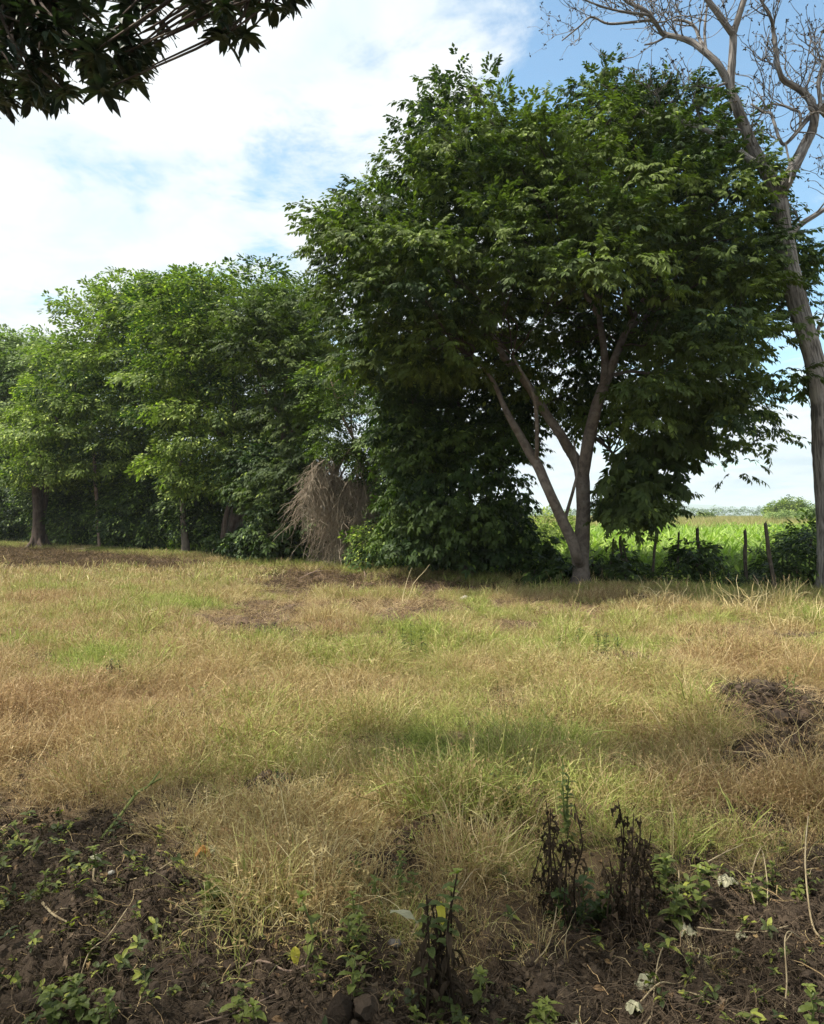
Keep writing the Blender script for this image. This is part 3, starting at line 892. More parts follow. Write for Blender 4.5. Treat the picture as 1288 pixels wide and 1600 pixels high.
G_ROW = 'trees in the row along the field edge'
row_tree('pale_tree', 'pale green tree at the far left end of the row, cut by the edge', 47,
         [(-170, 620), (-130, 540), (-60, 520), (-10, 505), (40, 512), (75, 492), (115, 505), (140, 560), (120, 700), (60, 780), (-60, 800), (-160, 760)],
         [[(-20, 848, 7), (-20, 780, 6), (-30, 700, 5), (-25, 620, 3), (-10, 560, 2)], [(-20, 760, 4), (30, 690, 3), (60, 600, 2), (70, 540, 1)]],
         1.20, 1.1, 34, FINEB, M_PALE, .5, (.2, .9), 4.0, G_ROW, scl=(1.1, 1.6), inset=.8)
row_tree('broad_tree', 'broad bright green tree with layered boughs and a double trunk, left part of the row', 37,
         [(0, 640), (40, 590), (85, 530), (112, 470), (130, 440), (160, 425), (190, 410), (225, 425), (270, 412), (312, 422), (345, 470), (345, 600), (310, 690), (260, 775), (150, 785), (90, 765), (20, 785), (-20, 760), (-10, 690)],
         [[(62, 856, 12), (60, 800, 8), (58, 750, 7), (70, 690, 5), (110, 620, 4), (150, 540, 3), (185, 460, 1.5)], [(66, 830, 6), (76, 770, 5), (82, 730, 4.5), (120, 680, 3), (200, 620, 2), (280, 560, 1)],
          [(59, 760, 4), (45, 720, 3), (30, 690, 2)]],
         1.12, 1.05, 40, FINEB, M_LIGHT, .34, (-.05, 1.1), 4.0, G_ROW, scl=(.85, 1.25), inset=.75)
row_tree('round_tree', 'fresh green round topped tree on a thick dark trunk, behind the darker ivy clad one', 30,
         [(215, 470), (250, 425), (290, 418), (320, 402), (365, 412), (408, 392), (440, 412), (478, 428), (505, 480), (505, 560), (470, 640), (450, 765), (395, 790), (290, 790), (225, 760), (215, 600)],
         [[(365, 880, 16), (366, 840, 12), (372, 800, 11), (378, 750, 9), (375, 690, 7), (360, 600, 5), (350, 520, 3), (345, 450, 1.5)], [(374, 770, 6), (400, 700, 5), (430, 600, 3), (445, 500, 2), (440, 440, 1)],
          [(374, 730, 5), (330, 660, 4), (290, 580, 3), (270, 500, 1.5)]],
         0.98, .90, 38, FINEB, M_LIGHT, .34, (-.1, 1.0), 3.2, G_ROW, keep=lambda u, v, q, y: ~((v > 560) & (u > 300) & (u < 375) & (v < 720) & (q > .55)), scl=(.75, 1.1), inset=.6)
row_tree('ivy_clad_tree', 'dark leafy tree draped in climbers, between the round tree and the biggest tree', 26,
         [(345, 500), (372, 465), (405, 445), (445, 440), (495, 445), (540, 510), (560, 570), (530, 640), (505, 760), (450, 820), (400, 790), (365, 730), (400, 620), (372, 560)],
         [[(430, 886, 8), (432, 820, 6), (440, 750, 5.5), (445, 660, 4.5), (450, 560, 3), (445, 480, 1.5)], [(442, 700, 4), (480, 640, 3), (510, 580, 2)], [(444, 650, 3), (410, 590, 2), (390, 510, 1)]],
         .72, .62, 26, BIG, M_LEAF, .6, (.1, .85), 2.4, G_ROW, scl=(.85, 1.25), inset=.5)
row_tree('slender_tree', 'slender thin leaved tree with pale stems, sky showing through beside the dead branches', 22.5,
         [(475, 590), (520, 560), (600, 565), (665, 585), (690, 640), (680, 720), (640, 790), (600, 800), (560, 730), (500, 700), (470, 650)],
         [[(600, 895, 6), (598, 840, 4.5), (590, 780, 4), (585, 720, 3.4), (600, 660, 2.6), (625, 610, 1.8), (650, 575, 1)], [(588, 740, 3), (560, 690, 2.4), (535, 640, 1.8), (520, 590, 1)],
          [(586, 725, 2.4), (560, 715, 2), (550, 660, 1.5), (560, 600, 1)], [(700, 652, 2.4), (660, 640, 2), (625, 608, 1.8), (605, 590, 1.2)], [(660, 640, 1.5), (620, 636, 1.3), (580, 640, 1)]],
         0.66, .52, 26, FINE, M_SHRUB, .6, (.2, 1.0), 1.8, G_ROW, keep=lambda u, v, q, y: ~((((u - 560) / 45) ** 2 + ((v - 668) / 26) ** 2 < 1) & (q > .12)), bark=M_DEAD, scl=(.6, .95), inset=.15)
row_tree('vine_covered_tree', 'low tree smothered in dark vines down to the ground, left of the forked trunk', 19.0,
         [(590, 620), (640, 570), (700, 545), (770, 560), (825, 620), (838, 700), (828, 800), (820, 850), (800, 885), (760, 890), (700, 890), (640, 885), (595, 875), (580, 840), (605, 760), (590, 700)],
         [[(735, 908, 12), (733, 880, 9), (737, 830, 8), (730, 760, 6), (720, 680, 4), (715, 610, 2)], [(735, 820, 4), (780, 740, 3), (790, 660, 2)], [(733, 800, 4), (680, 740, 3), (640, 660, 2)]],
         .54, .44, 24, BROAD, M_SHRUB, .75, (.05, .85), 1.9, G_ROW, keep=lambda u, v, q, y: ~((((u - 735) / 28) ** 2 + ((v - 893) / 30) ** 2 < 1)), scl=(.6, .95), inset=.3, droop=.7)

# stems in the shade of the row
def stem(name, label, l, D, mat, cat='tree trunk', k=8, group=None):
    p, r = limb_px(l, D, .03, 0); p[0, 2] = h1(p[0, 0], p[0, 1]) - .06
    pp, ra = smooth_path(p, r, 4); mb = MB(); mb.tube(pp, ra, k, lump=.15)
    o = mb.build(name, mat, None, tuple(p[0])); return tag(o, label, cat, group)


stem('reddish_trunk', 'reddish brown bare trunk rising through shrubs, left of the thick dark trunk', [(291, 872, 8), (290, 845, 6), (287, 815, 4.5), (285, 780, 4), (283, 740, 3.5), (280, 690, 3)], 31, M_BARK)
stem('wooden_pole', 'thin pale straight stem standing in the dark gap between the shrubs at left', [(156, 860, 2.6), (153, 800, 2.6), (149, 755, 2.6), (147, 700, 2)], 35, M_DEAD, 'pole')
stem('twin_trunk', 'dark trunk leaning against the thick trunk base in the row', [(352, 882, 7), (351, 850, 6), (352, 820, 5), (358, 790, 4)], 28.5, M_BARKD)


def shrub(label, u, vtop, wpx, D, protos=FINE, mat=M_SHRUB, tint=(0, .7), per=26, rad=.5, sp=.62, group='shrubs below the row of trees', vb=None, name='shrub', cat='shrub', scl=(.8, 1.2), depth=1.2, stems=4, droop=.5, skew=0, r0=2.5):
    x = (u - CX) / F * D; z0 = h1(x, D); vb_ = HY + (CAMH - z0) / D * F if vb is None else vb
    t = empty(name, (x, D, z0), label, cat, group)
    poly = []
    for i in range(14):
        a = i / 14 * 2 * math.pi; rr = 1 + rnd.uniform(-.13, .13)
        poly.append((u + skew * (1 if math.sin(a) > 0 else 0) + math.cos(a) * wpx / 2 * rr * (1.05 if math.sin(a) < 0 else 1), (vtop + vb_) / 2 - math.sin(a) * (vb_ - vtop) / 2 * (rr if math.sin(a) > 0 else 1)))
    pads = pads_in(poly, D, depth, sp, min(rad * .8, wpx / F * D * .2), None, .6)
    limbs = []
    mb = MB()
    for i in range(stems):
        a = rnd.uniform(0, 6.28); q = np.array([x + math.cos(a) * .15, D + math.sin(a) * .15, z0 - .04]); e = np.array([x + rnd.uniform(-.35, .35) * wpx / F * D, D + rnd.uniform(-.5, .5) * depth, z0 + (vb_ - vtop) / F * D * rnd.uniform(.5, .85)])
        m_ = (q + e) / 2 + R.normal(0, .1, 3); limbs.append((np.array([q, m_, e]), np.array([r0, r0 * .7, r0 * .4]) * .01)); pp, ra = smooth_path(*limbs[-1], 4); mb.tube(pp, ra, 5, lump=.1)
    mb.build('stem', M_BARKD, t)
    if len(pads):
        branchlets('twig', t, pads, limbs, M_BARKD, .012, .5, 3, 0)
        foliage('foliage', t, pads, rad, per, protos, mat, .8, tint, scl, droop)
    return t


SH = [
    ('dark shrub at the left edge of the photo below the pale tree', -10, 745, 150, 43, .7, .95),
    ('dark shrub at the foot of the double trunk, left side', 55, 790, 110, 41, .6, .85),
    ('tall dark shrub filling the gap right of the double trunk', 115, 755, 120, 38.5, .7, .85),
    ('low fern like shrub with fresh tips just left of the thin pale stem', 145, 812, 90, 36.0, .5, .65),
    ('tall dark shrub right of the thin pale stem', 205, 740, 110, 34.5, .65, .8),
    ('broad leaved dark shrub halfway between the pale stem and the reddish trunk', 228, 790, 90, 33.0, .5, .65),
    ('tall upright shrub directly left of the reddish trunk', 262, 750, 80, 32.5, .6, .7),
    ('leafy shrub between the reddish trunk and the thick dark trunk', 322, 770, 80, 30.5, .55, .65),
    ('shrub with brighter leaves hanging over the gap right of the thick dark trunk', 425, 715, 105, 26.5, .5, .58, 815),
    ('low dark shrub in front of the thick dark trunk base', 362, 850, 60, 27.5, .35, .5),
    ('dark shrub left of the dead branches, under the ivy clad tree', 448, 790, 75, 25.3, .45, .55),
    ('low shrub closing the gap below the bright peep hole', 400, 858, 70, 26.8, .35, .45),
    ('fern like green shrub right of the dead branches', 600, 795, 80, 21.5, .42, .5),
    ('dark shrub behind the vine covered tree, left of the low limb', 825, 830, 80, 18.4, .32, .4),
    ('low dark brushwood at the left of the forked trunk', 855, 868, 66, 17.5, .26, .36),
    ('dark shrub beside the forked trunk on its right', 945, 868, 66, 17.6, .28, .38),
    ('low dark thicket between the forked trunk and the first fence post', 988, 885, 56, 17.3, .24, .34),
]
for s_ in SH:
    lab, u, vt, wp, D, rad, sp = s_[:7]
    if D > 27: D += 2.2
    if D > 25: vt -= 60 if D > 30 else 30; wp *= 1.4
    shrub(lab, u, vt, wp, D, vb=s_[7] if len(s_) > 7 else None, rad=rad, sp=sp, per=22, protos=FINE if 'fern' in lab or D > 30 else BROAD, tint=(.0, .55) if D > 26 else (.0, .6),
          scl=(1.0, 1.5) if D > 30 else (.7, 1.1), depth=min(1.6, wp / F * D * .45), mat=M_LIGHT if 'fern' in lab and D < 30 else M_SHRUB)
shrub('dark shrub behind the dead branches', 540, 735, 120, 24.6, BROAD, M_SHRUB, (0, .5), 22, .42, .5, 'shrubs below the row of trees', scl=(.8, 1.2), depth=.9)
shrub('vine covered clump on a broken post, middle of the fence line', 1085, 840, 56, 17.3, BROAD, M_SHRUB, (0, .6), 14, .22, .30, 'bushes along the fence line', name='vine_clump', scl=(.5, .8), depth=.6)
shrub('big dark bush at the right edge in front of the bare trunk', 1243, 828, 105, 16.9, FINE, M_SHRUB, (0, .6), 24, .32, .42, 'bushes along the fence line', name='bush', scl=(.6, .95), depth=1.4, skew=20)
shrub('feathery brighter bush rising behind the big dark bush at right', 1264, 818, 60, 20.5, FINE, M_LIGHT, (.0, .6), 22, .34, .45, 'bushes along the fence line', name='bush', scl=(.6, 1.0), depth=1.0)
shrub('low leafy bush between the two right hand fence posts', 1182, 888, 44, 17.4, FINE, M_SHRUB, (0, .7), 14, .2, .3, 'bushes along the fence line', name='bush', scl=(.5, .8), depth=.7)
shrub('low grassy green bush just right of the leaning pair of posts', 1040, 890, 50, 17.0, FINE, M_LIGHT, (0, .5), 14, .2, .3, 'bushes along the fence line', name='bush', scl=(.5, .8), depth=.6)
shrub('low dark bush left of the straight mossy post', 1130, 895, 46, 17.0, FINE, M_SHRUB, (.1, .8), 14, .2, .3, 'bushes along the fence line', name='bush', scl=(.5, .8), depth=.6)
shrub('bright sunlit bush seen through the gap right of the thick trunk', 405, 815, 60, 40, FINE, M_CROP if False else M_LIGHT, (.8, 1), 30, .55, .6, None, vb=855, scl=(.9, 1.4), depth=1.2)
shrub('bright leafy bush behind the forked trunk, left', 850, 790, 120, 24, FINE, M_LIGHT, (.6, 1), 24, .5, .6, None, scl=(.7, 1.1), depth=1.2)

# distant trees in the field
shrub('round two toned tree far across the green field at right', 1232, 779, 66, 120, FINE, M_LIGHT, (.1, 1), 30, 1.0, 1.0, None, name='field_tree', cat='tree', scl=(1.8, 2.6), depth=3, vb=815, r0=10)
shrub('small pale bush in front of the distant round tree', 1222, 797, 36, 105, FINE, M_PALE, (.3, 1), 24, .7, .8, None, name='field_bush', scl=(1.4, 2), depth=1.5, vb=815)
shrub('tiny dark tree on the horizon by the crown skirt', 1065, 795, 10, 170, FINE, M_SHRUB, (0, .5), 16, .7, .6, None, name='field_tree', cat='tree', scl=(1.6, 2.2), depth=1, vb=810, r0=8)
shrub('small feathery tree on the horizon in the middle of the gap', 1104, 797, 22, 150, FINE, M_LIGHT, (.1, .7), 16, .8, .8, None, name='field_tree', cat='tree', scl=(1.6, 2.2), depth=1.5, vb=810, r0=8)
shrub('dark bush on the horizon behind the leafy skirt of the big tree', 1042, 800, 34, 140, FINE, M_LIGHT, (.1, .6), 20, .8, .8, None, name='field_bush', scl=(1.5, 2.2), depth=1.5, vb=812)
shrub('bushy tree beyond the bare trunk at the right edge', 1278, 790, 40, 70, FINE, M_PALE, (0, .5), 24, .6, .7, None, name='field_tree', cat='tree', scl=(1.2, 1.7), depth=1.5, vb=815, r0=8)


# far line of trees and hills
def far_things():
    n = 5200; a = R.uniform(-50, 50, n); rr = R.uniform(560, 760, n)
    x = rr * np.sin(np.radians(a)); y = rr * np.cos(np.radians(a))
    top = 3.2 + 5.6 * fbm(x, y * 0, .012, 4, 4) + 2.0 * vnoise(x, y, .1, 6)
    z = R.random(n) ** .7 * top
    o = bake('treeline', FINE, np.stack([x, y, z], 1), frames(rand_dirs(n, -.2, .6), R.normal(0, .5, n)), R.uniform(6, 10, n), R.integers(0, 8, n), R.uniform(0, .6, n), M_SHRUB)
    tag(o, 'far flat line of woods on the horizon beyond the field', 'treeline', kind='stuff')
    m, t = newmat('far_hill'); bs = t.n('ShaderNodeBsdfPrincipled', {'Base Color': (.07, .10, .06, 1), 'Roughness': .95}); t.n('ShaderNodeOutputMaterial', {0: bs.outputs[0]})
    X = np.linspace(-3200, 4200, 160); Y = np.linspace(4300, 6500, 20)
    XX, YY = np.meshgrid(X, Y)
    prof = 60 * np.exp(-((XX - 1950) / 420) ** 2) + 40 * np.exp(-((XX - 1400) / 500) ** 2) + 35 * np.exp(-((XX - 2900) / 500) ** 2) + 30 * fbm(XX, YY, .0012, 4, 2)
    Z = prof * np.exp(-((YY - 5400) / 800) ** 2) - 6
    i = np.arange(19)[:, None]; j = np.arange(159)[None]
    Fq = np.stack([i * 160 + j, i * 160 + j + 1, (i + 1) * 160 + j + 1, (i + 1) * 160 + j], 2).reshape(-1, 4)
    tag(link('hills', mesh_np('hills', np.stack([XX, YY, Z], 2).reshape(-1, 3), Fq, None, m, True)), kind='structure')


far_things()


# ------------------------------------------------------------------ fence posts
def post(label, u, vt, vb, D, r, ut=None):
    ut = u if ut is None else ut
    x = (u - CX) / F * D; z0 = h1(x, D) - .1; top = P(ut, vt, D); b = np.array([x, D, z0])
    mb = MB(); n = 7
    pts = [b + (top - b) * i / (n - 1) + (R.normal(0, .012, 3) if 0 < i < n - 1 else 0) for i in range(n)]
    pp, ra = smooth_path(pts, np.linspace(r, r * .75, n) * R.uniform(.9, 1.1, n), 3); mb.tube(pp, ra, 8, lump=.15)
    s_ = pp[-1]; mb.tube([s_ - np.array([0, 0, .03]), s_ + np.array([r * .4, 0, .05])], [r * .5, r * .15], 4)
    tag(mb.build('fence_post', M_POST, None, tuple(b)), label, 'fence post', 'old wooden posts of the field fence')


post('short dark post leaning right, nearest to the forked trunk', 952, 842, 905, 17.4, .032, 959)
post('dark leaning stake with broken top, left one of the crossed pair', 978, 838, 910, 17.2, .035, 970)
post('stake leaning left to cross its neighbour', 991, 846, 912, 17.3, .028, 972)
post('rough dark post wrapped in leaves left of the vine clump', 1017, 832, 918, 17.0, .035, 1026)
post('thin mossy post left edge of the vine clump', 1058, 832, 915, 17.3, .03, 1061)
post('stout post sticking out of the vine clump', 1096, 826, 915, 17.3, .045, 1090)
post('straight mossy post standing alone in front of the green field', 1165, 829, 920, 16.6, .042, 1164)
post('tall leaning post, the nearest and highest of the fence', 1212, 818, 936, 15.3, .045, 1196)
post('dim post in the shade of the big dark bush', 1260, 842, 925, 16.2, .035, 1268)
for u, vt, du, lab in [(1247, 885, -3, 'thin bare sapling left in the group before the dark bush'), (1238, 890, 8, 'thin sapling bending right in front of the dark bush'), (1274, 878, 6, 'thin pale sapling beside the bare trunk'),
                       (1185, 905, -2, 'short dry stick just left of the tall leaning post'), (1232, 900, -6, 'shortest dry stick right of the tall leaning post')]:
    D = 15.6; x = (u - CX) / F * D; b = np.array([x, D, h1(x, D) - .03]); tp = P(u + du, vt, D); mb = MB()
    pp, ra = smooth_path([b, b * .6 + tp * .4 + R.normal(0, .02, 3), b * .25 + tp * .75 + R.normal(0, .02, 3), tp], [.014, .012, .009, .006], 3); mb.tube(pp, ra, 5)
    e = pp[6]; mb.tube([e, e + np.array([.08 * np.sign(du), 0, .14])], [.006, .003], 4)
    tag(mb.build('sapling', M_DEAD, None, tuple(b)), lab, 'sapling', 'dry saplings at the fence foot')


# ------------------------------------------------------------------ hanging dead branches
def dead_heap():
    D = 22.6; x = (515 - CX) / F * D
    t = empty('dead_branches', (x, D, h1(x, D)), 'heap of grey brown dead branches hanging like a broom from the tree', 'dead branches')
    apex = P(556, 700, D)
    mains = []
    ends = [(462, 800), (480, 845), (500, 870), (520, 880), (540, 880), (560, 880), (575, 870), (590, 880), (470, 770), (490, 800), (510, 820), (555, 850), (530, 850), (602, 888), (620, 640), (585, 655), (655, 612)]
    for i, (u, v) in enumerate(ends):
        if v > 700: u = 528 + (u - 528) * .86
        e = P(u, v, D + (R.uniform(-1.0, .9) if v > 700 else -1.6)); s_ = apex + R.normal(0, .10, 3)
        m1 = s_ * .68 + e * .32 + np.array([(-.35 if u < 520 else .12) * R.uniform(.3, 1), R.uniform(-.3, .3), .22]); m2 = s_ * .32 + e * .68 + np.array([-.18 if u < 540 else .1, 0, .22])
        m2[2] += .1
        if v < 700: m1 = s_ * .6 + e * .4 + R.normal(0, .1, 3); m2 = s_ * .3 + e * .7 + R.normal(0, .1, 3)
        pp, ra = smooth_path([s_, m1, m2, e], [.038, .03, .018, .007], 6); (mains.append((pp, ra)) if v > 700 else None)
        mb = MB(); mb.tube(pp, ra, 6, R.random(), lump=.1); mb.build('branch', M_HEAP, t)
    mb = MB()
    for q in range(1900):
        pp, ra = mains[rnd.randrange(len(mains))]; j = rnd.randint(len(pp) // 3 if q < 900 else len(pp) // 2, len(pp) - 1); p = pp[j] + (0 if q < 900 else R.normal(0, .12, 3))
        L_ = R.uniform(.3, 1.15); out = rand_dirs(1, -.5, .1)[0] * np.array([1, 1, .3]); z0 = .03
        pts = [p]; d = norm(out * .7 + np.array([-.10, 0, -.6]))
        for k in range(4):
            d = norm(d + np.array([0, 0, -.22]) + R.normal(0, .24, 3)); n_ = pts[-1] + d * L_ / 4
            n_[2] = max(n_[2], z0 + R.uniform(0, .06)); pts.append(n_)
        r = R.uniform(.005, .011); mb.tube(pts, np.linspace(r, r * .35, 5), 3, R.random(), cap=False)
        for _ in range(2):
            k = rnd.randint(1, 3); a = pts[k]; e = a + norm(d + R.normal(0, .45, 3)) * L_ * .35; e[2] = max(e[2], z0); mb.tube([a, (a + e) / 2 + R.normal(0, .02, 3), e], [r * .5, r * .4, r * .2], 3, R.random(), cap=False)
    o = mb.build('twig', M_HEAP, t); o['kind'] = 'stuff'


dead_heap()

# ------------------------------------------------------------------ mango tree over the camera
def mango():
    bx, by = -3.2, -3.4
    t = empty('mango_tree', (bx, by, h1(bx, by)), 'dark long leaved mango tree whose boughs hang in from the top left', 'tree')
    limbs = []
    def lb(pts, r, nm='limb'):
        p = np.array(pts, float); limbs.append((p, np.array(r))); pp, ra = smooth_path(p, r, 5); mb = MB(); mb.tube(pp, ra, 12, lump=.08); mb.build(nm, M_BARKD, t)
    lb([(bx, by, -.1), (bx, by, 1), (bx + .1, by + .1, 2.6), (bx, by + .3, 4.2)], [.42, .33, .30, .26], 'trunk')
    lb([(bx, by + .2, 3.9), (-3.4, -1.2, 5.4), (-3.4, 1.5, 5.7), (-3.0, 3.6, 5.5), (-2.6, 4.9, 5.1)], [.2, .16, .12, .08, .03])
    lb([(-3.3, 1.9, 5.7), (-1.8, 3.6, 5.5), (-.8, 4.8, 5.1)], [.09, .06, .02])
    lb([(bx, by + .2, 4.0), (-1, -2, 6), (1.5, 0, 7), (3.5, 2, 7)], [.2, .15, .1, .03])
    lb([(-1, -2, 6), (0, 1.0, 6.4), (.8, 3.2, 6.2)], [.12, .09, .03])
    lb([(bx, by + .2, 3.8), (-5.5, -2, 5.5), (-7, 1, 6.2), (-7, 4, 6)], [.18, .13, .09, .03])
    lb([(bx, by + .2, 4.0), (-4, -5, 6), (-4.5, -7, 6.5)], [.18, .12, .04])
    lb([(1.5, 0, 7), (4, -1.5, 6.8), (6, -2, 6.2)], [.09, .06, .03])
    # clusters seen in the picture
    pts = []
    vis = [(0, -60), (500, -60), (478, 0), (440, 25), (395, 72), (345, 70), (330, 40), (270, 28), (262, 62), (225, 105), (228, 140), (190, 152), (120, 158), (75, 175), (20, 182), (-60, 190), (-60, -60)]
    a = np.array(vis, float); n = 0
    while n < 190:
        u, v = R.uniform(-60, 500), R.uniform(-60, 175)
        if not in_poly(np.array([u]), np.array([v]), vis)[0] or edge_dist(np.array([u]), np.array([v]), vis)[0] < 14: continue
        if edge_dist(np.array([u]), np.array([v]), vis)[0] > 14 and 250 < u < 290 and v < 60 and R.random() < .7: continue
        pts.append(P(u, v, R.uniform(4.1, 5.3))); n += 1
    for u, v in [(205, 125), (240, 70), (350, 62), (385, 60), (10, 165), (215, 95), (470, -5), (250, 45), (160, 140), (85, 160), (300, 30), (430, 15)]:
        pts.append(P(u, v - 8, R.uniform(4.3, 4.9)))
    # rest of the canopy, above and behind the camera
    m = 0
    while m < 3800:
        x = R.uniform(-9, 7.5); y = R.uniform(-7, 5.2)
        if ((x + 1) / 8.5) ** 2 + ((y + .9) / 6.1) ** 2 > 1: continue
        zt = 5.0 + 2.9 * math.sqrt(max(0, 1 - ((x + 1) / 8.8) ** 2 - ((y + .8) / 7.8) ** 2)); z = zt - R.random() ** 2 * 1.8
        if y > .5:
            zmin = CAMH + y * .70 + .35
            if z < zmin and abs(x) < y * .62 + .6: continue
        if fbm(np.array([x]), np.array([y]), 0.7, 3, 31)[0] < .36: continue
        pts.append(np.array([x, y, z])); m += 1
    pts = np.array(pts)
    protos = []
    for k in range(7):
        rnd.seed(700 + k); out = []
        for i in range(13):
            az = rnd.uniform(0, 6.28); d = (math.cos(az), math.sin(az), rnd.uniform(-.55, .35))
            out.append(leaf_long(np.zeros(3) + np.array([0, 0, rnd.uniform(-.05, .04)]), d, rnd.uniform(.13, .21), rnd.uniform(.040, .058), rnd.random(), rnd.uniform(.4, 1.3), 4, .10, .25))
        protos.append(cat_shapes(out))
    n = len(pts)
    an = R.uniform(0, 6.28, n); dz = R.normal(0, .25, (n, 3)); M = frames(np.stack([np.cos(an), np.sin(an), dz[:, 0] * .8], 1), dz[:, 1])
    o = bake('crown', protos, pts, M, np.where(np.arange(n) < 262, .74, 1.0) * R.uniform(.85, 1.15, n), R.integers(0, 7, n), R.random(n), M_MANGO, t); o['kind'] = 'stuff'
    sel = np.concatenate([np.arange(262), 262 + R.choice(n - 262, 260, replace=False)])
    branchlets('twig', t, pts[sel], limbs, M_BARKD, .02, .8, 4, 0)


mango()

# ------------------------------------------------------------------ grass
def tuft(seed, n=40, h=.32, spread=.14, w_=.0035, lean=.5, curl=.9, seg=4, heads=0.0, flat=0.0, wb=.28):
    rnd.seed(seed); out = []
    g = np.random.default_rng(seed)
    for i in range(n):
        a = g.uniform(0, 6.28); r = spread * g.random() ** .6; p = np.array([math.cos(a) * r, math.sin(a) * r, -.02])
        a2 = a + g.normal(0, .8); d = norm(np.array([math.cos(a2) * lean * g.random(), math.sin(a2) * lean * g.random(), 1.0 - flat * g.random()])); L = h * g.uniform(.45, 1.15)
        pts = [p]; bend = np.array([math.cos(a2), math.sin(a2), -.6]) * curl * g.random(); wob = g.normal(0, wb, (seg, 3))
        for k in range(seg):
            pts.append(pts[-1] + d * L / seg); d = norm(d + bend / seg + wob[k])
        pts = np.array(pts); pts[:, 2] = np.maximum(pts[:, 2], -.02)
        b = g.random(); wd = w_ * np.linspace(1.1, .35, seg + 1)
        out.append(rib(pts, wd, b, g.normal(0, 1, 3)))
        if g.random() < heads:
            for q in range(4):
                s_ = pts[-1] - (pts[-1] - pts[-2]) * q * .3; out.append(leaf_kite(s_, g.normal(0, 1, 3) + np.array([0, 0, .8]), np.array([0, 0, 1.0]), .018, .006, b * .6, .1))
    return cat_shapes(out)


def field_pts(n, y0, y1, dens=None, margin=2.0, power=1.0, xm=.60):
    y = y0 * (y1 / y0) ** R.random(n) if power == 0 else np.sqrt(R.uniform(y0 ** 2, y1 ** 2, n))
    x = R.uniform(-1, 1, n) * (y * xm + margin)
    ok = y < row_y(x) - .3
    return x[ok], y[ok]


def put(x, y, sink=0.0): return np.stack([x, y, H(x, y) - sink], 1)


def upright(n, tilt=.15):
    d = norm(np.stack([R.normal(0, tilt, n), R.normal(0, tilt, n), np.ones(n)], 1)); a = R.uniform(0, 6.28, n)
    x = norm(np.cross(np.stack([np.sin(a), np.cos(a), np.zeros(n)], 1), d)); y = np.cross(d, x)
    return np.stack([x, y, d], 2)


def grass_zone(name, label, x, y, protos, scl, gboost=0.0, keep_p=None, bias=None):
    ns = near_soil(x, y); bf = bare_field(x, y); gr = green_field(x, y)
    p = (1 - .97 * ns) * (1 - .93 * bf) * (.18 + .82 * sm(fbm(x, y, 2.4, 4, 40), .30, .56))
    p = p * (1 - .75 * sm(y - row_y(x), -1.6, -.5))
    if keep_p is not None: p = p * keep_p(x, y, gr, bf)
    ok = R.random(len(x)) < p; x, y, gr, bf, ns = x[ok], y[ok], gr[ok], bf[ok], ns[ok]
    s_ = R.uniform(*scl, len(x)) * (1 - .65 * bf) * (.05 + 1.1 * fbm(x, y, 1.2, 4, 51) + .9 * sm(fbm(x, y, 3.5, 2, 57), .55, .85) + .5 * R.random(len(x)) ** 5).clip(0, 1.45) * (1 - .3 * ns)
    n = len(x); print(name, n)
    pinkish = np.clip(fbm(x, y, .45, 3, 61) * 1.7 - .62 + R.normal(0, .2, n), 0, 1)
    o = scatter(name, protos, put(x, y), upright(n, .22), s_, R.integers(0, len(protos), n), {'green': np.clip(gr + gboost + R.normal(0, .12, n), 0, 1), 'tint': pinkish}, M_GRASS)
    tag(o, label, 'grass', kind='stuff')


NEAR_W = [tuft(300 + i, 36, .26, .15, .0034, .7, 1.3, 6, .35) for i in range(8)]
NEAR_T = [tuft(320 + i, 20, .32, .20, .0030, .9, 2.2, 8, .3, .3) for i in range(6)]
GREEN_T = [tuft(340 + i, 22, .26, .09, .007, .55, 1.3, 5) for i in range(6)]
MID = [tuft(360 + i, 38, .26, .20, .0075, .65, 1.2, 4, .35) for i in range(8)]
FAR = [tuft(380 + i, 44, .25, .45, .020, .8, 1.1, 3, .2) for i in range(6)]
STRAW = [tuft(400 + i, 22, .45, .30, .0034, 2.5, .8, 4, 0, 1.0) for i in range(6)]

x, y = field_pts(16000, 2.6, 8.5, margin=1.2)
grass_zone('dry_grass', 'fine dry straw coloured grass standing in the near field', x, y, NEAR_W, (.7, 1.15), -.05)
x, y = field_pts(7000, 2.6, 9, margin=1.2)
grass_zone('tangled_grass', 'tangled wiry dry stems lying over the near grass', x, y, NEAR_T, (.7, 1.1), -.15)
x, y = field_pts(14000, 2.8, 14, margin=1.5)
grass_zone('green_grass', 'fresh yellow green grass blades in patches of the field', x, y, GREEN_T, (.6, 1.1), .45, lambda x, y, g, b: np.clip(g * 1.7 - .25, .03, 1))
x, y = field_pts(24000, 8, 17, margin=2)
grass_zone('field_grass', 'dry tan and green grass over the middle of the field', x, y, MID, (.5, .95), 0)
x, y = field_pts(34000, 15, 60, margin=3)
grass_zone('distant_grass', 'tan grass over the far left of the field', x, y, FAR, (.6, .95), 0)
STALK = [tuft(430 + i, 5, .55, .06, .0042, .35, .5, 6, 1.0, 0, .10) for i in range(6)]
x, y = field_pts(9000, 3.4, 20, margin=1.5)
grass_zone('seed_stalks', 'thin upright seed stalks rising above the grass', x, y, STALK, (.45, .85), -.1)
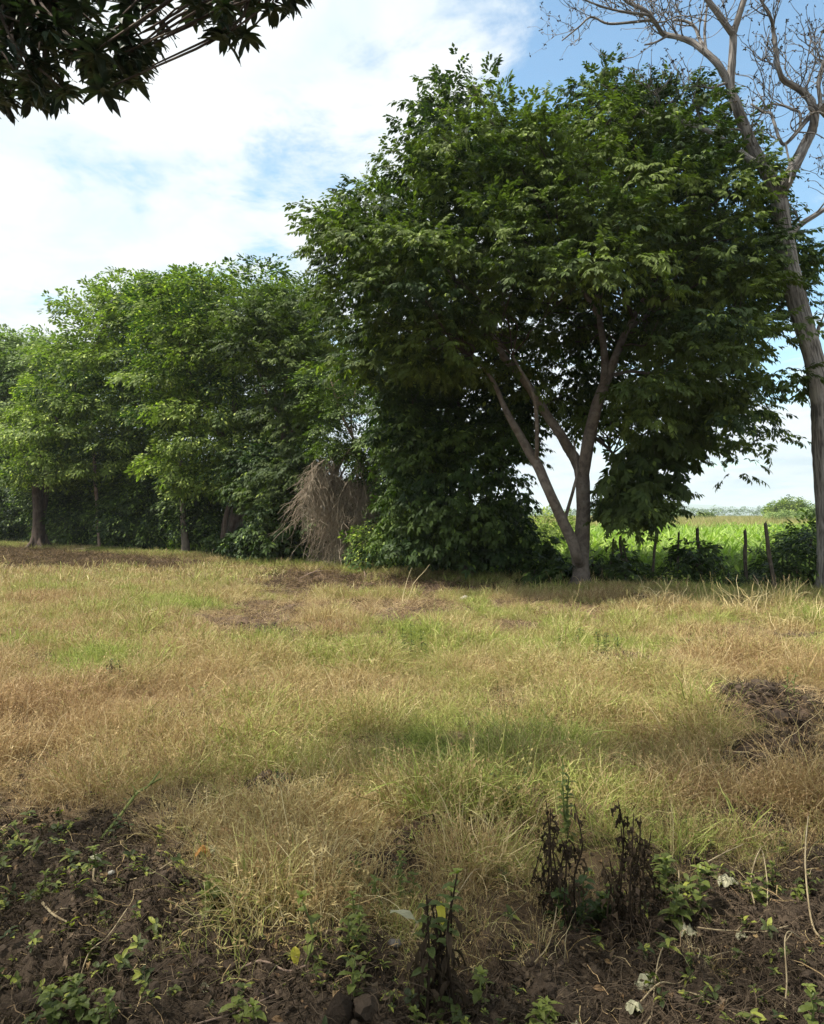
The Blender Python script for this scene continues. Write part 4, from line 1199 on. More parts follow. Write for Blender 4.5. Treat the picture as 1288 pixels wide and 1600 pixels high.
# straw lying on bare soil
x, y = field_pts(9000, 2.2, 16, margin=1)
ns = near_soil(x, y); bf = bare_field(x, y)
ok = R.random(len(x)) < np.clip(.12 + .30 * bf - .10 * ns, 0, 1); x, y = x[ok], y[ok]; n = len(x)
o = scatter('fallen_straw', STRAW, put(x, y, -.01), upright(n, .12), R.uniform(.45, .95, n), R.integers(0, 6, n), {'green': np.full(n, .0), 'tint': R.uniform(.3, 1, n)}, M_GRASS)
tag(o, 'dead straw lying flat on the bare patches of soil', 'straw', kind='stuff')

# grass and weeds at the foot of the row
n = 9000; x = R.uniform(-24, 11, n); y = row_y(x) + R.normal(-.4, .7, n); ok = y > 3; x, y = x[ok], y[ok]; n = len(x)
dk = R.random(n)
o = scatter('verge_grass', MID + FAR[:2], put(x, y), upright(n, .3), R.uniform(.25, .8, n), R.integers(0, 10, n), {'green': np.clip(.45 + .5 * (fbm(x, y, .6, 3, 77) - .35) * 2, 0, 1), 'tint': dk}, M_GRASS)
tag(o, 'rough grass and weeds along the shaded foot of the tree row', 'grass', kind='stuff')

# green crop field beyond the fence, reeds farther out
CROP = []
for i in range(7):
    rnd.seed(500 + i); out = []
    for k in range(16):
        a = rnd.uniform(0, 6.28); b = np.array([rnd.uniform(-.3, .3), rnd.uniform(-.3, .3), rnd.uniform(.0, .55)]); d = (math.cos(a), math.sin(a), rnd.uniform(.6, 2.0))
        out.append(leaf_long(b, d, rnd.uniform(.35, .65), rnd.uniform(.035, .07), rnd.random(), rnd.uniform(.8, 2.2), 4, 0, .2))
    CROP.append(cat_shapes(out))
REED = [tuft(520 + i, 46, 1.25, .8, .028, .45, .6, 3, .0) for i in range(6)]


def behind(n, y0, y1, xm=.62, m=3, gap=1.6):
    y = np.sqrt(R.uniform(y0 ** 2, y1 ** 2, n)); x = R.uniform(-1, 1, n) * (y * xm + m); ok = y > row_y(x) + gap; return x[ok], y[ok]


x, y = behind(26000, 16, 62); n = len(x)
o = scatter('crop_field', CROP, put(x, y), upright(n, .15), R.uniform(.75, 1.15, n) * (.75 + .5 * fbm(x, y, .25, 3, 9)), R.integers(0, 7, n), {'tint': np.clip(fbm(x, y, .15, 3, 14) * 1.6 - .3 + R.normal(0, .15, n), 0, 1)}, M_CROP)
tag(o, 'bright green leafy crop growing beyond the fence', 'crop', kind='stuff')
x, y = behind(26000, 55, 300, m=10, gap=12); n = len(x)
o = scatter('reed_grass', REED, put(x, y), upright(n, .1), R.uniform(.8, 1.25, n), R.integers(0, 6, n), {'tint': np.clip(fbm(x, y, .03, 3, 24) * 2 - .5 + R.normal(0, .1, n), 0, 1)}, M_REED)
tag(o, 'pale brownish tall grass far out in the field', 'grass', kind='stuff')

# ------------------------------------------------------------------ soil clods, litter
def clod(seed):
    g = np.random.default_rng(seed); ph = (1 + 5 ** .5) / 2
    V = norm(np.array([(-1, ph, 0), (1, ph, 0), (-1, -ph, 0), (1, -ph, 0), (0, -1, ph), (0, 1, ph), (0, -1, -ph), (0, 1, -ph), (ph, 0, -1), (ph, 0, 1), (-ph, 0, -1), (-ph, 0, 1)], float))
    T = [(0, 11, 5), (0, 5, 1), (0, 1, 7), (0, 7, 10), (0, 10, 11), (1, 5, 9), (5, 11, 4), (11, 10, 2), (10, 7, 6), (7, 1, 8), (3, 9, 4), (3, 4, 2), (3, 2, 6), (3, 6, 8), (3, 8, 9), (4, 9, 5), (2, 4, 11), (6, 2, 10), (8, 6, 7), (9, 8, 1)]
    cache = {}; V = list(V)
    def mid(a, b):
        k = (min(a, b), max(a, b))
        if k not in cache: V.append(norm(V[a] + V[b])); cache[k] = len(V) - 1
        return cache[k]
    T2 = []
    for a, b, c in T:
        ab, bc, ca = mid(a, b), mid(b, c), mid(c, a); T2 += [(a, ab, ca), (b, bc, ab), (c, ca, bc), (ab, bc, ca)]
    V = np.array(V); V = V * (1 + g.uniform(-.28, .28, (len(V), 1))) * np.array([1, g.uniform(.7, 1), g.uniform(.5, .8)])
    return V, T2, np.full(len(V), g.random())


m, t = newmat('clod_soil')
tn = t.n('ShaderNodeAttribute', attribute_name='tint', attribute_type='INSTANCER').outputs['Fac']
pos = t.n('ShaderNodeNewGeometry').outputs['Position']; nz = t.noise(pos, 90, 4, .7).outputs[0]
col = t.mix(tn, (.035, .026, .019), (.10, .075, .055)); bp = t.n('ShaderNodeBump', {'Height': nz, 'Strength': .9, 'Distance': .01})
bs = t.n('ShaderNodeBsdfPrincipled', {'Base Color': col, 'Roughness': .95, 'Specular IOR Level': .1, 'Normal': bp.outputs[0]}); t.n('ShaderNodeOutputMaterial', {0: bs.outputs[0]})
M_CLOD = m
CL = [clod(i) for i in range(6)]
n = 80000; y = np.sqrt(R.uniform(1.5, 110, n)); x = R.uniform(-1, 1, n) * (y * .6 + .8)
ns = np.maximum(near_soil(x, y), bare_field(x, y) * .8); ns = np.maximum(ns, .12); ok = (R.random(n) < ns * (.25 + fbm(x, y, 2.2, 3, 33))) & (y < row_y(x)); x, y = x[ok], y[ok]; n = len(x)
s_ = np.exp(R.normal(-4.85, .7, n) + .5 * (y > 4.5)); s_ = np.minimum(s_, .06)
o = scatter('soil_clods', CL, put(x, y, .002), frames(rand_dirs(n, -.3, .3), R.uniform(-3, 3, n)), s_, R.integers(0, 6, n), {'tint': R.random(n) ** 1.5}, M_CLOD)
tag(o, 'loose dark lumps of earth on the dug soil by the camera', 'soil', kind='stuff')

MATT = [tuft(860 + i, 18, .30, .25, .012, 2.5, 2.0, 4, 0, 1.0, .5) for i in range(5)]
M_MATT = leaf_mat('matted_straw', (.045, .030, .022), (.27, .19, .11), None, .1, .8, .1, inst=True)
n2_ = 60000; y2 = np.sqrt(R.uniform(7.0 ** 2, 46 ** 2, n2_)); x2 = R.uniform(-1, 1, n2_) * (y2 * .58 + 1); bb = np.clip(bare_field(x2, y2) * 1.0 + .6 * sm(y2 - row_y(x2), -2.4, -1.0), .04, 1)
ok2 = (R.random(n2_) < bb * .8) & (y2 < row_y(x2) + .5); x2, y2 = x2[ok2], y2[ok2]; n2_ = len(x2); vv = R.integers(0, 5, n2_)
s2_ = R.uniform(.3, .8, n2_) * np.clip(y2 / 14, .6, 1.3)
tag(scatter('matted_litter', MATT, put(x2, y2, -.01), upright(n2_, .2), s2_, vv, {'tint': R.random(n2_) ** 1.5}, M_MATT), 'trampled dead stems on the bare strips of the field', 'litter', kind='stuff')

# leaf bits, chips and short stalks on the soil
LIT = []
for i in range(8):
    g = np.random.default_rng(800 + i); rnd.seed(800 + i)
    if i < 4: LIT.append(leaf_long(np.zeros(3), (1, 0, .3), .034, .015, g.random() * .3, 1.2, 4, .25, .5))
    else:
        p = np.cumsum(np.vstack([np.zeros(3), np.stack([np.full(5, .03), g.normal(0, .014, 5), g.normal(0, .008, 5)], 1)]), 0); LIT.append(rib(p, .003, g.random(), (0, .3, 1)))
n = 12000; y = np.sqrt(R.uniform(2.5, 42, n)); x = R.uniform(-1, 1, n) * (y * .6 + .6); ns = np.maximum(near_soil(x, y), .4 * bare_field(x, y)); ok = R.random(n) < ns * .4; x, y = x[ok], y[ok]; n = len(x); a = R.uniform(0, 6.28, n)
DK = [tuft(840 + i, 14, .10, .07, .004, 2.5, 2.5, 4, 0, 1.0, .6) for i in range(4)] + [cat_shapes([leaf_long(rand_dirs(1)[0] * .02, rand_dirs(1, -.1, .5)[0], .035, .014, float(R.random()), 2.0, 3, .4, .6) for _ in range(3)]) for _ in range(4)]
M_DARKLIT = leaf_mat('dark_litter', (.022, .016, .011), (.13, .095, .062), None, .08, .8, .15, inst=True)
n2_ = 36000; y2 = np.sqrt(R.uniform(2.5, 70, n2_)); x2 = R.uniform(-1, 1, n2_) * (y2 * .6 + .6); ns2 = np.maximum(np.maximum(near_soil(x2, y2), .8 * bare_field(x2, y2)), .28); ok2 = R.random(n2_) < ns2; x2, y2 = x2[ok2], y2[ok2]; n2_ = len(x2)
tag(scatter('dark_litter', DK, put(x2, y2, -.003), upright(n2_, .35), R.uniform(.4, 1.3, n2_), R.integers(0, 8, n2_), {'tint': R.random(n2_) ** 1.7}, M_DARKLIT), 'matted dark dead leaves and rootlets covering the dug soil', 'leaf litter', kind='stuff')
o = scatter('leaf_litter', LIT, put(x, y, -.008), frames(np.stack([np.cos(a), np.sin(a), R.normal(0, .15, n)], 1), R.normal(0, .5, n)), R.uniform(.35, 1.3, n), R.integers(0, 8, n), {'green': np.zeros(n), 'tint': R.uniform(.4, 1, n)}, M_GRASS)
tag(o, 'scraps of dead leaf and stalk strewn over the dark soil', 'leaf litter', kind='stuff')

# small seedlings, too many to count
SEED = []
for i in range(7):
    rnd.seed(900 + i); out = [rib([(0, 0, 0), (.003, .002, .03), (.0, .004, .055)], .002, .3, (0, 1, 0))]
    for k in range(5 + i % 3):
        a = k * 2.4 + rnd.uniform(-.3, .3); out.append(leaf_long(np.array([0, 0, .03 + .006 * k]), (math.cos(a), math.sin(a), rnd.uniform(.1, .7)), rnd.uniform(.035, .06), rnd.uniform(.016, .026), rnd.uniform(.3, 1), .9, 3, .05, .25))
    SEED.append(cat_shapes(out))
M_SEED = leaf_mat('leaf_seedling', (.035, .050, .018), (.13, .155, .035), (.24, .26, .05), .3, .5, .25, inst=True)
n = 5200; y = np.sqrt(R.uniform(2.5, 26, n)); x = R.uniform(-1, 1, n) * (y * .58 + .5); u, v = uv_of(x, y)
pp = near_soil(x, y) * np.clip(.10 + .7 * blob(u, v, 80, 1400, 260, 120) + .8 * blob(u, v, 80, 1560, 220, 60) + .9 * blob(u, v, 560, 1480, 150, 90) + .8 * blob(u, v, 1080, 1390, 170, 50) + .5 * blob(u, v, 680, 1580, 160, 60) + .5 * blob(u, v, 1150, 1500, 150, 90), 0, 1) * (.4 + fbm(x, y, 3, 2, 71))
ok = R.random(n) < pp; x, y = x[ok], y[ok]; n = len(x); print('seedlings', n)
o = scatter('seedlings', SEED, put(x, y), upright(n, .4), .28 + .75 * R.random(n) ** 2.2, R.integers(0, 7, n), {'tint': R.random(n) ** 1.4}, M_SEED)
tag(o, 'small green seedlings sprouting from the dark soil', 'seedlings', kind='stuff')


# ------------------------------------------------------------------ individual plants near the camera
def tri_obj(name, shapes, mat, parent, tint=.5):
    V, T, B = cat_shapes(shapes)
    me = mesh_np(name, V - np.array(parent.location), T, {'bt': ('FLOAT', B), 'tint': ('FLOAT', np.full(len(V), tint))}, mat)
    return link(name, me, parent)


def weed(label, u, v, h, nl=12, L=.06, W=.03, mat=M_WEED, tint=.5, tip=True, lean=(0, 0), withered=0, yellow=(), pale=(), name='weed', cat='weed', cnt=1, spread=.0, sd=0):
    """leafy weed: stem(s) with leaves, brighter young leaves at the tip"""
    b = G(u, v); t = empty(name, b, label, cat)
    rnd.seed(sd + int(u * 7 + v)); g = np.random.default_rng(int(u * 7 + v) + sd)
    young = []; old = []; wl = []
    for s_ in range(cnt):
        hb = h * (1 if s_ == 0 else g.uniform(.5, .95)); o_ = np.array([g.normal(0, spread), g.normal(0, spread), 0])
        top = b + o_ + np.array([lean[0] * hb, lean[1] * hb, hb]) + np.append(g.normal(0, .03 * hb + .005, 2), 0)
        mid = (b + o_ + top) / 2 + np.append(g.normal(0, .05 * hb, 2), 0)
        pp, ra = smooth_path([b + o_ - np.array([0, 0, .01]), mid, top], [.0045, .0035, .002], 6); mb = MB(); mb.tube(pp, ra * (1 if h < .3 else 1.3), 5); mb.build('stem', M_BROWNLEAF if withered > .5 else M_GREENSTEM, t)
        for k in range(nl):
            f = (k + .5) / nl; p = pp[min(len(pp) - 1, int(f * (len(pp) - 1)))]; a = k * 2.4 + g.normal(0, .4)
            if g.random() < withered and f < .85:
                wl.append(leaf_long(p, (math.cos(a), math.sin(a), -.3), L * g.uniform(.7, 1.3), W * .55, g.random(), 2.6, 4, .3, .8))
            else:
                q = leaf_long(p, (math.cos(a), math.sin(a), g.uniform(.1, .6)), L * g.uniform(.6, 1.15) * (1.1 - .4 * f), W * g.uniform(.8, 1.1) * (1.1 - .3 * f), g.uniform(.2, .75), g.uniform(.6, 1.5), 4, .08, .25)
                old.append(q)
        if tip and (s_ == 0 or g.random() < .3):
            for k in range(5):
                a = k * 1.3 + g.normal(0, .3); young.append(leaf_long(pp[-1], (math.cos(a), math.sin(a), g.uniform(.1, 1.6)), L * g.uniform(.28, .5), W * .45, .8, 1.0, 4, .05, .3))
    if old: tri_obj('leaves', old, mat, t, tint)['kind'] = 'stuff'
    if young: tri_obj('young_leaves', young, M_WEED, t, .9)['kind'] = 'stuff'
    if wl: tri_obj('withered_leaves', wl, M_BROWNLEAF, t, .5)['kind'] = 'stuff'
    for (uu, vv, l_, w_) in yellow:
        p = P(uu, vv, b[1]); tri_obj('yellow_leaf', [leaf_long(p, (.2, -.3, -1), l_, w_, .7, .3, 5, .1, .25)], M_YELLOW, t)
    for (uu, vv, l_, w_) in pale:
        p = P(uu, vv, b[1]); tri_obj('pale_leaf', [leaf_long(p, (1, -.3, .15), l_, w_, .7, .9, 5, .15, .3)], M_PALELEAF, t)
    return t


weed('tall dead weed with bright fresh tip, blackened at its foot, bottom middle', 690, 1572, .46, 18, .075, .035, tint=.4, withered=.55, yellow=[(686, 1408, .07, .035)], pale=[(610, 1424, .10, .035)], cnt=4, spread=.045)
weed('green topped weed rising out of the grass behind the left withered clump', 878, 1330, .46, 22, .06, .03, tint=.45, cnt=2, spread=.02)
weed('weed with two big yellow green leaves, left of the middle', 474, 1525, .25, 5, .09, .045, tint=.9, yellow=[(460, 1478, .06, .035)])
weed('bushy little weed behind the dead weed, at the grass edge', 622, 1420, .24, 16, .05, .022, tint=.5, cnt=3, spread=.05)
weed('broad leaved seedling group below the orange leaf', 330, 1425, .13, 8, .08, .04, tint=.8, cnt=3, spread=.06)
weed('creeping broad leaved weed beside the right withered clump', 1045, 1385, .20, 14, .08, .045, tint=.6, cnt=5, spread=.12)
weed('small weed at the foot of the right withered clump', 960, 1430, .15, 9, .08, .04, mat=M_WEED, tint=.1, cnt=4, spread=.10)
weed('dusty grey green weed at the foot of the left withered clump', 885, 1425, .20, 14, .08, .04, tint=.05, cnt=3, spread=.05, tip=False)
weed('bright yellow green rosette at the bottom edge, right of the middle', 852, 1592, .06, 16, .07, .02, tint=1.0, cnt=3, spread=.035)
weed('pair of bright leaves beside a dark one, right of the dead weed', 748, 1570, .09, 5, .07, .035, tint=.7)
weed('low weed with round leaves, near left edge at the bottom', 95, 1580, .09, 9, .06, .035, tint=.5, cnt=4, spread=.08)
weed('seedling with pale flat leaf among the left litter', 150, 1385, .13, 7, .07, .04, tint=.6, pale=[(140, 1338, .07, .035)], cnt=2, spread=.03)
weed('small leafy seedling near the left edge', 75, 1405, .10, 7, .06, .03, tint=.85, cnt=2, spread=.03)
weed('seedling with yellow green tip by the left edge', 40, 1310, .14, 7, .06, .03, tint=.9, cnt=2, spread=.06)
weed('sprig of seedling leaves beside the hollow in the soil', 190, 1590, .11, 8, .06, .03, tint=.4, cnt=2, spread=.03)
weed('low green weed at the bottom between the left leaf and the dead weed', 370, 1590, .08, 8, .07, .035, tint=.8, cnt=2, spread=.04)
weed('tiny bright sprout in front of the dead weed', 650, 1595, .06, 7, .05, .025, tint=.8)
weed('small weed at the right edge of the photo near the bottom', 1275, 1590, .13, 8, .06, .035, tint=.6, cnt=2, spread=.03)
weed('yellow green sprout on the trampled straw at right', 1190, 1415, .12, 8, .05, .03, tint=.9, cnt=3, spread=.08)
weed('thin green weed on top of the right soil mound', 1245, 1140, .22, 10, .07, .02, tint=.4, cnt=2, spread=.04)
weed('green weed sprouting in the mid field, left of the middle brown patch', 640, 1025, .42, 20, .10, .035, tint=.5, cnt=4, spread=.12)
weed('grey green weed patch in front of the forked trunk', 925, 1020, .35, 22, .10, .03, tint=.25, cnt=6, spread=.25)
weed('dark little weed standing in the left middle field', 322, 1100, .16, 10, .06, .035, tint=.0, withered=.4, cnt=3, spread=.05)
weed('dark leaved weed on the small mound at left', 175, 1090, .2, 12, .06, .03, tint=.0, withered=.6, cnt=3, spread=.05, tip=False)


weed('bushy weed in the hollow between the dead weed and the straw, middle', 575, 1400, .17, 12, .05, .024, tint=.3, cnt=4, spread=.08)
weed('low weed with yellowing leaves left of the tall dead weed', 550, 1500, .12, 9, .06, .03, tint=.75, cnt=4, spread=.07)
weed('small weed among the curled vines, lower right', 1120, 1470, .09, 8, .05, .028, tint=.3, cnt=3, spread=.08)
weed('yellow green weed at the foot of the curved thick vine', 1225, 1400, .11, 9, .05, .03, tint=1.0, cnt=4, spread=.09)
weed('dark leafy weed in the dip of the near grass, centre right', 775, 1275, .18, 14, .05, .025, tint=.1, cnt=4, spread=.10)
weed('low dark weed in the grass hollow left of the centre', 432, 1250, .15, 12, .05, .024, tint=.05, cnt=4, spread=.08)


def withered(label, u, v, stalks, seed=0):
    """upright dead stalks with shrivelled hanging leaves"""
    b = G(u, v); t = empty('withered_plant', b, label, 'dead plant', 'withered black stalks at the grass edge')
    g = np.random.default_rng(seed); rnd.seed(seed)
    for du, vt in stalks:
        p0 = b + np.array([du / F * b[1], g.normal(0, .05), -.01]); top = P(u + du * 1.1, vt, p0[1])
        pp, ra = smooth_path([p0, p0 * .66 + top * .34 + g.normal(0, .014, 3), p0 * .3 + top * .7 + g.normal(0, .016, 3), top], [.0042, .0036, .003, .0018], 5); mb = MB(); mb.tube(pp, ra, 5, lump=.2); mb.build('stalk', M_BROWNLEAF, t)
        lv = []
        L_ = np.linalg.norm(top - p0)
        for k in range(int(8 + L_ * 34)):
            f = g.uniform(.1, 1.0); p = pp[int(f * (len(pp) - 1))] + g.normal(0, .004, 3); a = g.uniform(0, 6.28)
            lv.append(leaf_long(p, (math.cos(a), math.sin(a), g.uniform(-.6, .3)), g.uniform(.02, .065), g.uniform(.005, .018), g.random(), 4.0, 4, .6, 1.2))
        o = tri_obj('shrivelled_leaves', lv, M_BROWNLEAF, t, float(g.random())); o['kind'] = 'stuff'


withered('leftmost clump of black withered stalks with hanging dead leaves', 862, 1415, [(-8, 1250), (-2, 1262), (6, 1290), (14, 1310), (32, 1255), (24, 1300), (-14, 1320)], 1)
withered('middle clump of black withered stalks, the highest single stalk', 970, 1425, [(-4, 1250), (0, 1290), (18, 1270), (28, 1275), (-16, 1340), (34, 1310), (-26, 1350), (10, 1320)], 2)
withered('rightmost withered stalk leaning right beside the creeping weed', 1012, 1400, [(4, 1300), (-4, 1330), (8, 1340)], 3)
withered('small dark withered stalk at the left edge of the grass', 232, 1320, [(0, 1292), (5, 1300)], 4)
withered('short withered stalk beside the orange leaf', 405, 1400, [(0, 1352), (-3, 1365), (4, 1372)], 5)
withered('dead stalks crowding the tall dead weed', 678, 1560, [(-6, 1400), (4, 1420), (10, 1450), (-12, 1470), (16, 1480), (22, 1500)], 6)
withered('slender dead stalk near the right edge by the curved vine', 1255, 1400, [(0, 1350), (4, 1370)], 7)
# stems, sticks, vines
def stick(name, label, pxs, r, mat, cat, lift=.01, group=None, taper=.6, branch=()):
    pts = []
    for q in pxs:
        u, v = q[0], q[1]; g_ = G(u, v); up = q[2] if len(q) > 2 else lift
        g_[2] += up; g_[0] -= 0; pts.append(g_)
    pts = np.array(pts); pp, ra = smooth_path(pts, np.linspace(r, r * taper, len(pts)), 6); mb = MB(); mb.tube(pp, ra, 6, lump=.15)
    for f, d, l_ in branch:
        p = pp[int(f * (len(pp) - 1))]; e = p + np.array(d) * l_; mb.tube([p, (p + e) / 2 + R.normal(0, .01, 3), e], [r * .6, r * .5, r * .25], 5)
    o = mb.build(name, mat, None, tuple(pts[0])); tag(o, label, cat, group); return o


stick('broken_stem', 'thick broken green stem lying across the soil edge at left', [(158, 1318, .01), (190, 1292, .03), (215, 1275, .09), (232, 1258, .12), (250, 1240, .14)], .009, M_GREENSTEM, 'stem', branch=[(.45, (.1, 0, .5), .09), (.6, (-.6, 0, .3), .08), (.8, (.7, 0, .35), .1)])
weed('shrivelled leaves hanging on the broken stem', 205, 1320, .13, 10, .05, .03, tint=.1, withered=.6, cnt=2, spread=.04, tip=False)
stick('stick', 'pale curved stick lying on the soil by the left hollow', [(148, 1400, .03), (150, 1408, .01), (185, 1404), (235, 1400), (270, 1405, .03)], .0045, M_STRAWSTEM, 'stick')
stick('stick', 'short grey forked stick poking up at left', [(68, 1432, .04), (85, 1455), (110, 1462)], .006, M_STRAWSTEM, 'stick', branch=[(.5, (.8, .3, .2), .07)])
stick('stick', 'brown stick at the bottom left of the middle', [(375, 1505, .02), (410, 1512), (450, 1522), (478, 1532)], .005, M_DEAD, 'stick')
stick('stick', 'long thin twig lying near the bottom edge left of the middle', [(300, 1592), (370, 1580), (430, 1568, .02)], .003, M_DEAD, 'stick')
stick('stick', 'pale stalk lying in front of the dead weed', [(635, 1588), (680, 1596), (725, 1592, .02)], .004, M_STRAWSTEM, 'stick')
stick('fallen_branch', 'dead branch lying on bare soil at the far left below the trees', [(105, 862, .05), (140, 862, .12), (170, 858, .1), (215, 860, .05)], .04, M_DEAD, 'branch', branch=[(.4, (.6, 0, .3), .7), (.7, (.8, .2, .1), .8)])
stick('fallen_branch', 'thin dead branch lying in front of the dead branch heap', [(468, 905, .05), (490, 900, .08), (520, 893, .04)], .02, M_DEAD, 'branch', branch=[(.5, (.6, .2, .4), .4)])
stick('fallen_branch', 'short pale dead branch at the right foot of the dead branch heap', [(572, 905, .03), (566, 893, .18)], .02, M_DEAD, 'branch')
stick('fallen_branch', 'grey fallen branch in the brushwood left of the forked trunk', [(878, 890, .1), (850, 872, .35), (820, 858, .6)], .018, M_DEAD, 'branch', branch=[(.4, (-.8, 0, .2), .5)])
stick('fallen_branch', 'thin dry branch lying below the fence posts', [(1015, 920, .1), (1040, 925, .12), (1062, 932, .03)], .012, M_DEAD, 'branch', branch=[(.6, (.6, 0, .4), .3)])
VN = [
    ('long pale vine curling down past the crumpled leaves at right', [(1105, 1405, .12), (1130, 1375, .1), (1160, 1352, .1)]),
    ('pale vine with a sharp bend, bottom right of the middle', [(975, 1592, .01), (1015, 1565, .01), (1022, 1530, .03), (1028, 1490, .06), (1040, 1462, .04), (1060, 1458, .01)]),
    ('curved thick vine rising at the right edge', [(1288, 1475, .02), (1268, 1450, .05), (1258, 1420, .12), (1258, 1390, .2), (1262, 1362, .26)]),
    ('looping thin vine hanging from a pale leaf at right', [(1178, 1430, .02), (1172, 1410, .07), (1180, 1392, .12), (1190, 1380, .14), (1198, 1405, .06), (1198, 1430, .01)]),
    ('vine running across the soil below the looping vine', [(1090, 1440, .03), (1120, 1452, .02), (1150, 1448, .02), (1190, 1462, .01), (1230, 1455, .02)]),
    ('thin vine dropping from the creeping weed', [(1060, 1380, .08), (1062, 1420, .04), (1075, 1450, .02), (1092, 1478, .03), (1090, 1500, .01)]),
    ('forking vine lying between the two crumpled pale leaves', [(1000, 1545, .02), (1030, 1532, .02), (1062, 1515, .02), (1100, 1490, .03), (1140, 1470, .01)]),
    ('straight dry vine pointing to the bottom right corner', [(1060, 1530, .01), (1100, 1548, .02), (1150, 1570, .01), (1190, 1580, .01)]),
    ('vine rising beside the dry stalks at the lower right', [(1225, 1560, .01), (1228, 1530, .05), (1225, 1500, .08), (1232, 1480, .06), (1250, 1470, .02)]),
    ('thin vine crossing the grass edge below the left withered clump', [(835, 1500, .02), (858, 1470, .03), (870, 1430, .08), (872, 1405, .1)]),
    ('loose vine tangled in the dead weed', [(640, 1470, .02), (660, 1450, .06), (700, 1440, .08), (740, 1400, .1), (760, 1380, .05)]),
    ('vine strand hanging on the left soil slope', [(118, 1560, .01), (122, 1530, .03), (140, 1500, .04), (170, 1480, .02), (200, 1450, .02)]),
]
for i, (lab, px) in enumerate(VN): stick('vine', lab, px, .0042 if i in (2,) else .003, M_STRAWSTEM, 'vine', group='dry vines trailing over the soil', branch=[(.5, (.5, .2, .3), .06)])
# a mat of thin dry stems in the lower right
mb = MB()
for q in range(1000):
    rg = rnd.random()
    u = R.uniform(980, 1300) if rg < .5 else R.uniform(0, 1000); v = R.uniform(1330, 1600)
    g_ = G(u, v); a = R.uniform(0, 6.28); pts = [g_ + np.array([0, 0, .005])]; d = np.array([math.cos(a), math.sin(a), R.uniform(.1, .7)]); st = R.uniform(.02, .05)
    for k in range(7):
        pts.append(pts[-1] + d * st); d = norm(d + R.normal(0, .3, 3) + np.array([0, 0, -.18])); pts[-1][2] = max(pts[-1][2], h1(pts[-1][0], pts[-1][1]) + .004)
    mb.tube(pts, np.linspace(.0012, .0006, 8), 3, R.random(), cap=False)
tag(mb.build('vine_mat', M_MATSTEM, None, tuple(G(1150, 1450))), 'tangle of thin dry creeper stems on the soil, lower right', 'creeper stems', kind='stuff')


def crumpled(label, u, v, size, mat, name='dead_leaf', flat=.35, n=7):
    b = G(u, v); g = np.random.default_rng(int(u + v)); k = n; V = []; T = []
    for i in range(k):
        for j in range(k):
            a, c = i / (k - 1) * 2 - 1, j / (k - 1) * 2 - 1
            V.append([a * size * math.sqrt(1 - c * c / 2) / 2, c * size * math.sqrt(1 - a * a / 2) / 2, abs(g.normal(0, .16)) * size + flat * size * (1 - a * a) * .6])
    for i in range(k - 1):
        for j in range(k - 1):
            q = i * k + j; T += [[q, q + 1, q + k + 1], [q, q + k + 1, q + k]]
    V = np.array(V) + b + np.array([0, 0, .004])
    me = mesh_np(name, V - b, np.array(T), {'bt': ('FLOAT', g.uniform(.2, 1, len(V))), 'tint': ('FLOAT', np.full(len(V), .6))}, mat)
    tag(link(name, me, None, tuple(b)), label, 'leaf', 'dead leaves lying on the soil')


crumpled('crumpled pale green leaf, upper of two right of the bottom middle', 1008, 1508, .075, M_PALELEAF)
crumpled('crumpled pale green leaf, lower of two, on the bent vine', 991, 1557, .060, M_PALELEAF)
crumpled('large crumpled beige leaf below the yellow sprouts at right', 1137, 1397, .085, M_PALELEAF)
crumpled('pointed beige leaf lying alone on the bare earth, bottom left', 319, 1530, .05, M_PALELEAF, flat=.1)
crumpled('orange brown leaf caught in the grass edge at left', 318, 1378, .075, M_ORANGE, flat=.9)
crumpled('whitish withered leaf touching the orange brown one', 330, 1372, .06, M_PALELEAF, flat=.9)
crumpled('small whitish leaf on the soil at lower right', 1158, 1455, .045, M_PALELEAF)
crumpled('small grey leaf at the bottom by the rosette', 900, 1590, .05, M_PALELEAF)
crumpled('pale leaf resting on the creeping weed', 1075, 1440, .07, M_PALELEAF)


def stone(label, u, v, s_, col, seed):
    V, T, B = clod(seed); b = G(u, v); m = bpy.data.materials.get('stone_%s' % (col,)) or None
    if not m:
        m, t = newmat('stone_%s' % (col,)); nz = t.noise(t.n('ShaderNodeNewGeometry').outputs['Position'], 30, 4, .6).outputs[0]
        bs = t.n('ShaderNodeBsdfPrincipled', {'Base Color': t.mix(nz, tuple(c * .7 for c in col), col), 'Roughness': .9}); t.n('ShaderNodeOutputMaterial', {0: bs.outputs[0]})
    o = link('stone', mesh_np('stone', V * s_, np.array(T), None, m, True), None, (b[0], b[1], b[2] + s_ * .4)); tag(o, label, 'stone', 'stones on the ground')


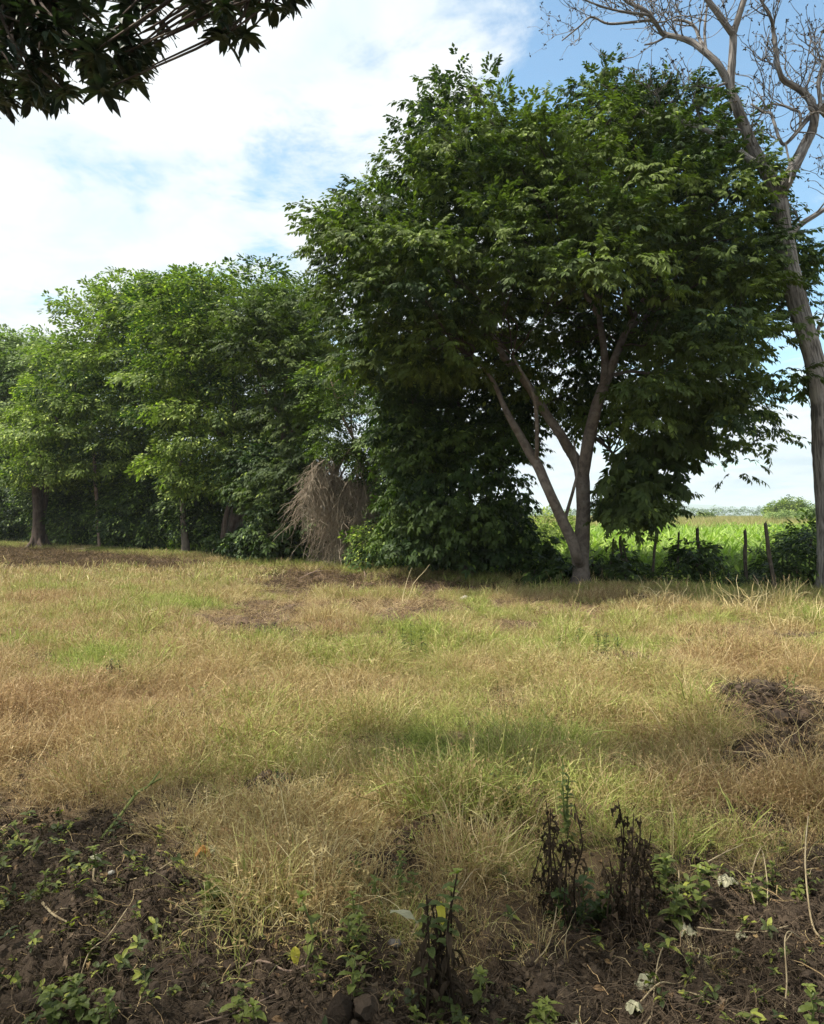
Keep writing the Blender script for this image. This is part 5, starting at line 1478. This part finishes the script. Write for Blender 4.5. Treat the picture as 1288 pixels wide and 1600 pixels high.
stone('pale angular stone in the grass below the fence posts', 1053, 915, .14, (.50, .46, .36), 51)
stone('small grey stone at the foot of the vine covered tree', 727, 934, .10, (.38, .35, .30), 52)
stone('small pale stone beside the soil edge at left', 112, 1280, .016, (.30, .28, .22), 53)
stone('round brown stone lying beside the broken stem', 170, 1318, .022, (.28, .24, .18), 54)
stone('light pebble on the dark soil above the hollow', 175, 1394, .014, (.42, .40, .34), 55)
stone('dark round stone near the bottom left', 52, 1555, .022, (.07, .065, .06), 56)
stone('grey stone half hidden in the litter left of the dead weed', 618, 1482, .025, (.12, .11, .10), 57)

# tall dry stalks standing out of the grass
for i, (u, v, h, lab) in enumerate([(630, 955, .95, 'tall dry forked grass stalk in front of the dark vine covered tree'), (1040, 948, .6, 'dry arching stalks in front of the straight mossy post'), (1165, 965, .7, 'pale dry grass clump right of the fence middle'),
                                    (1225, 955, .6, 'dry grass clump at the foot of the tall leaning post'), (1275, 985, .6, 'dry grass clump at the right edge below the bare trunk')]):
    b = G(u, v); t = empty('dry_stalks', b, lab, 'grass clump'); V, T, B = tuft(600 + i, 9 if i == 0 else 60, h, .05 if i == 0 else .28, .010, .6, 1.1, 6, .4)
    me = mesh_np('blades', V, T, {'bt': ('FLOAT', .5 + .5 * B), 'tint': ('FLOAT', np.full(len(V), .1)), 'green': ('FLOAT', np.zeros(len(V)))}, bpy.data.materials.get('grass_single') or grass_mat('grass_single', False)); o = link('blades', me, t); o['kind'] = 'stuff'

# ------------------------------------------------------------------ haze
hz = MB(); a_, z0_, z1_ = 9600.0, -9.0, 78.0
hv = np.array([(x_, y_, z_) for x_ in (-a_, a_) for y_ in (-a_, a_) for z_ in (z0_, z1_)])
hf = np.array([(0, 1, 3, 2), (4, 6, 7, 5), (0, 4, 5, 1), (2, 3, 7, 6), (0, 2, 6, 4), (1, 5, 7, 3)])
hm = bpy.data.materials.new('haze_air'); hm.use_nodes = True; ht = NT(hm.node_tree)
pv = ht.n('ShaderNodeVolumePrincipled', {'Color': (.80, .88, 1.0, 1), 'Density': 0.00028, 'Anisotropy': .2})
ht.n('ShaderNodeOutputMaterial', {'Volume': pv.outputs[0]})
tag(link('haze', mesh_np('haze', hv, hf, None, hm)), kind='stuff')

tris = sum(sum(len(p.vertices) - 2 for p in o.data.polygons) if len(o.data.polygons) < 2000 else len(o.data.loops) - 2 * len(o.data.polygons) for o in scn.objects if o.type == 'MESH')
print('TRIS', tris, 'OBJS', len(scn.objects))
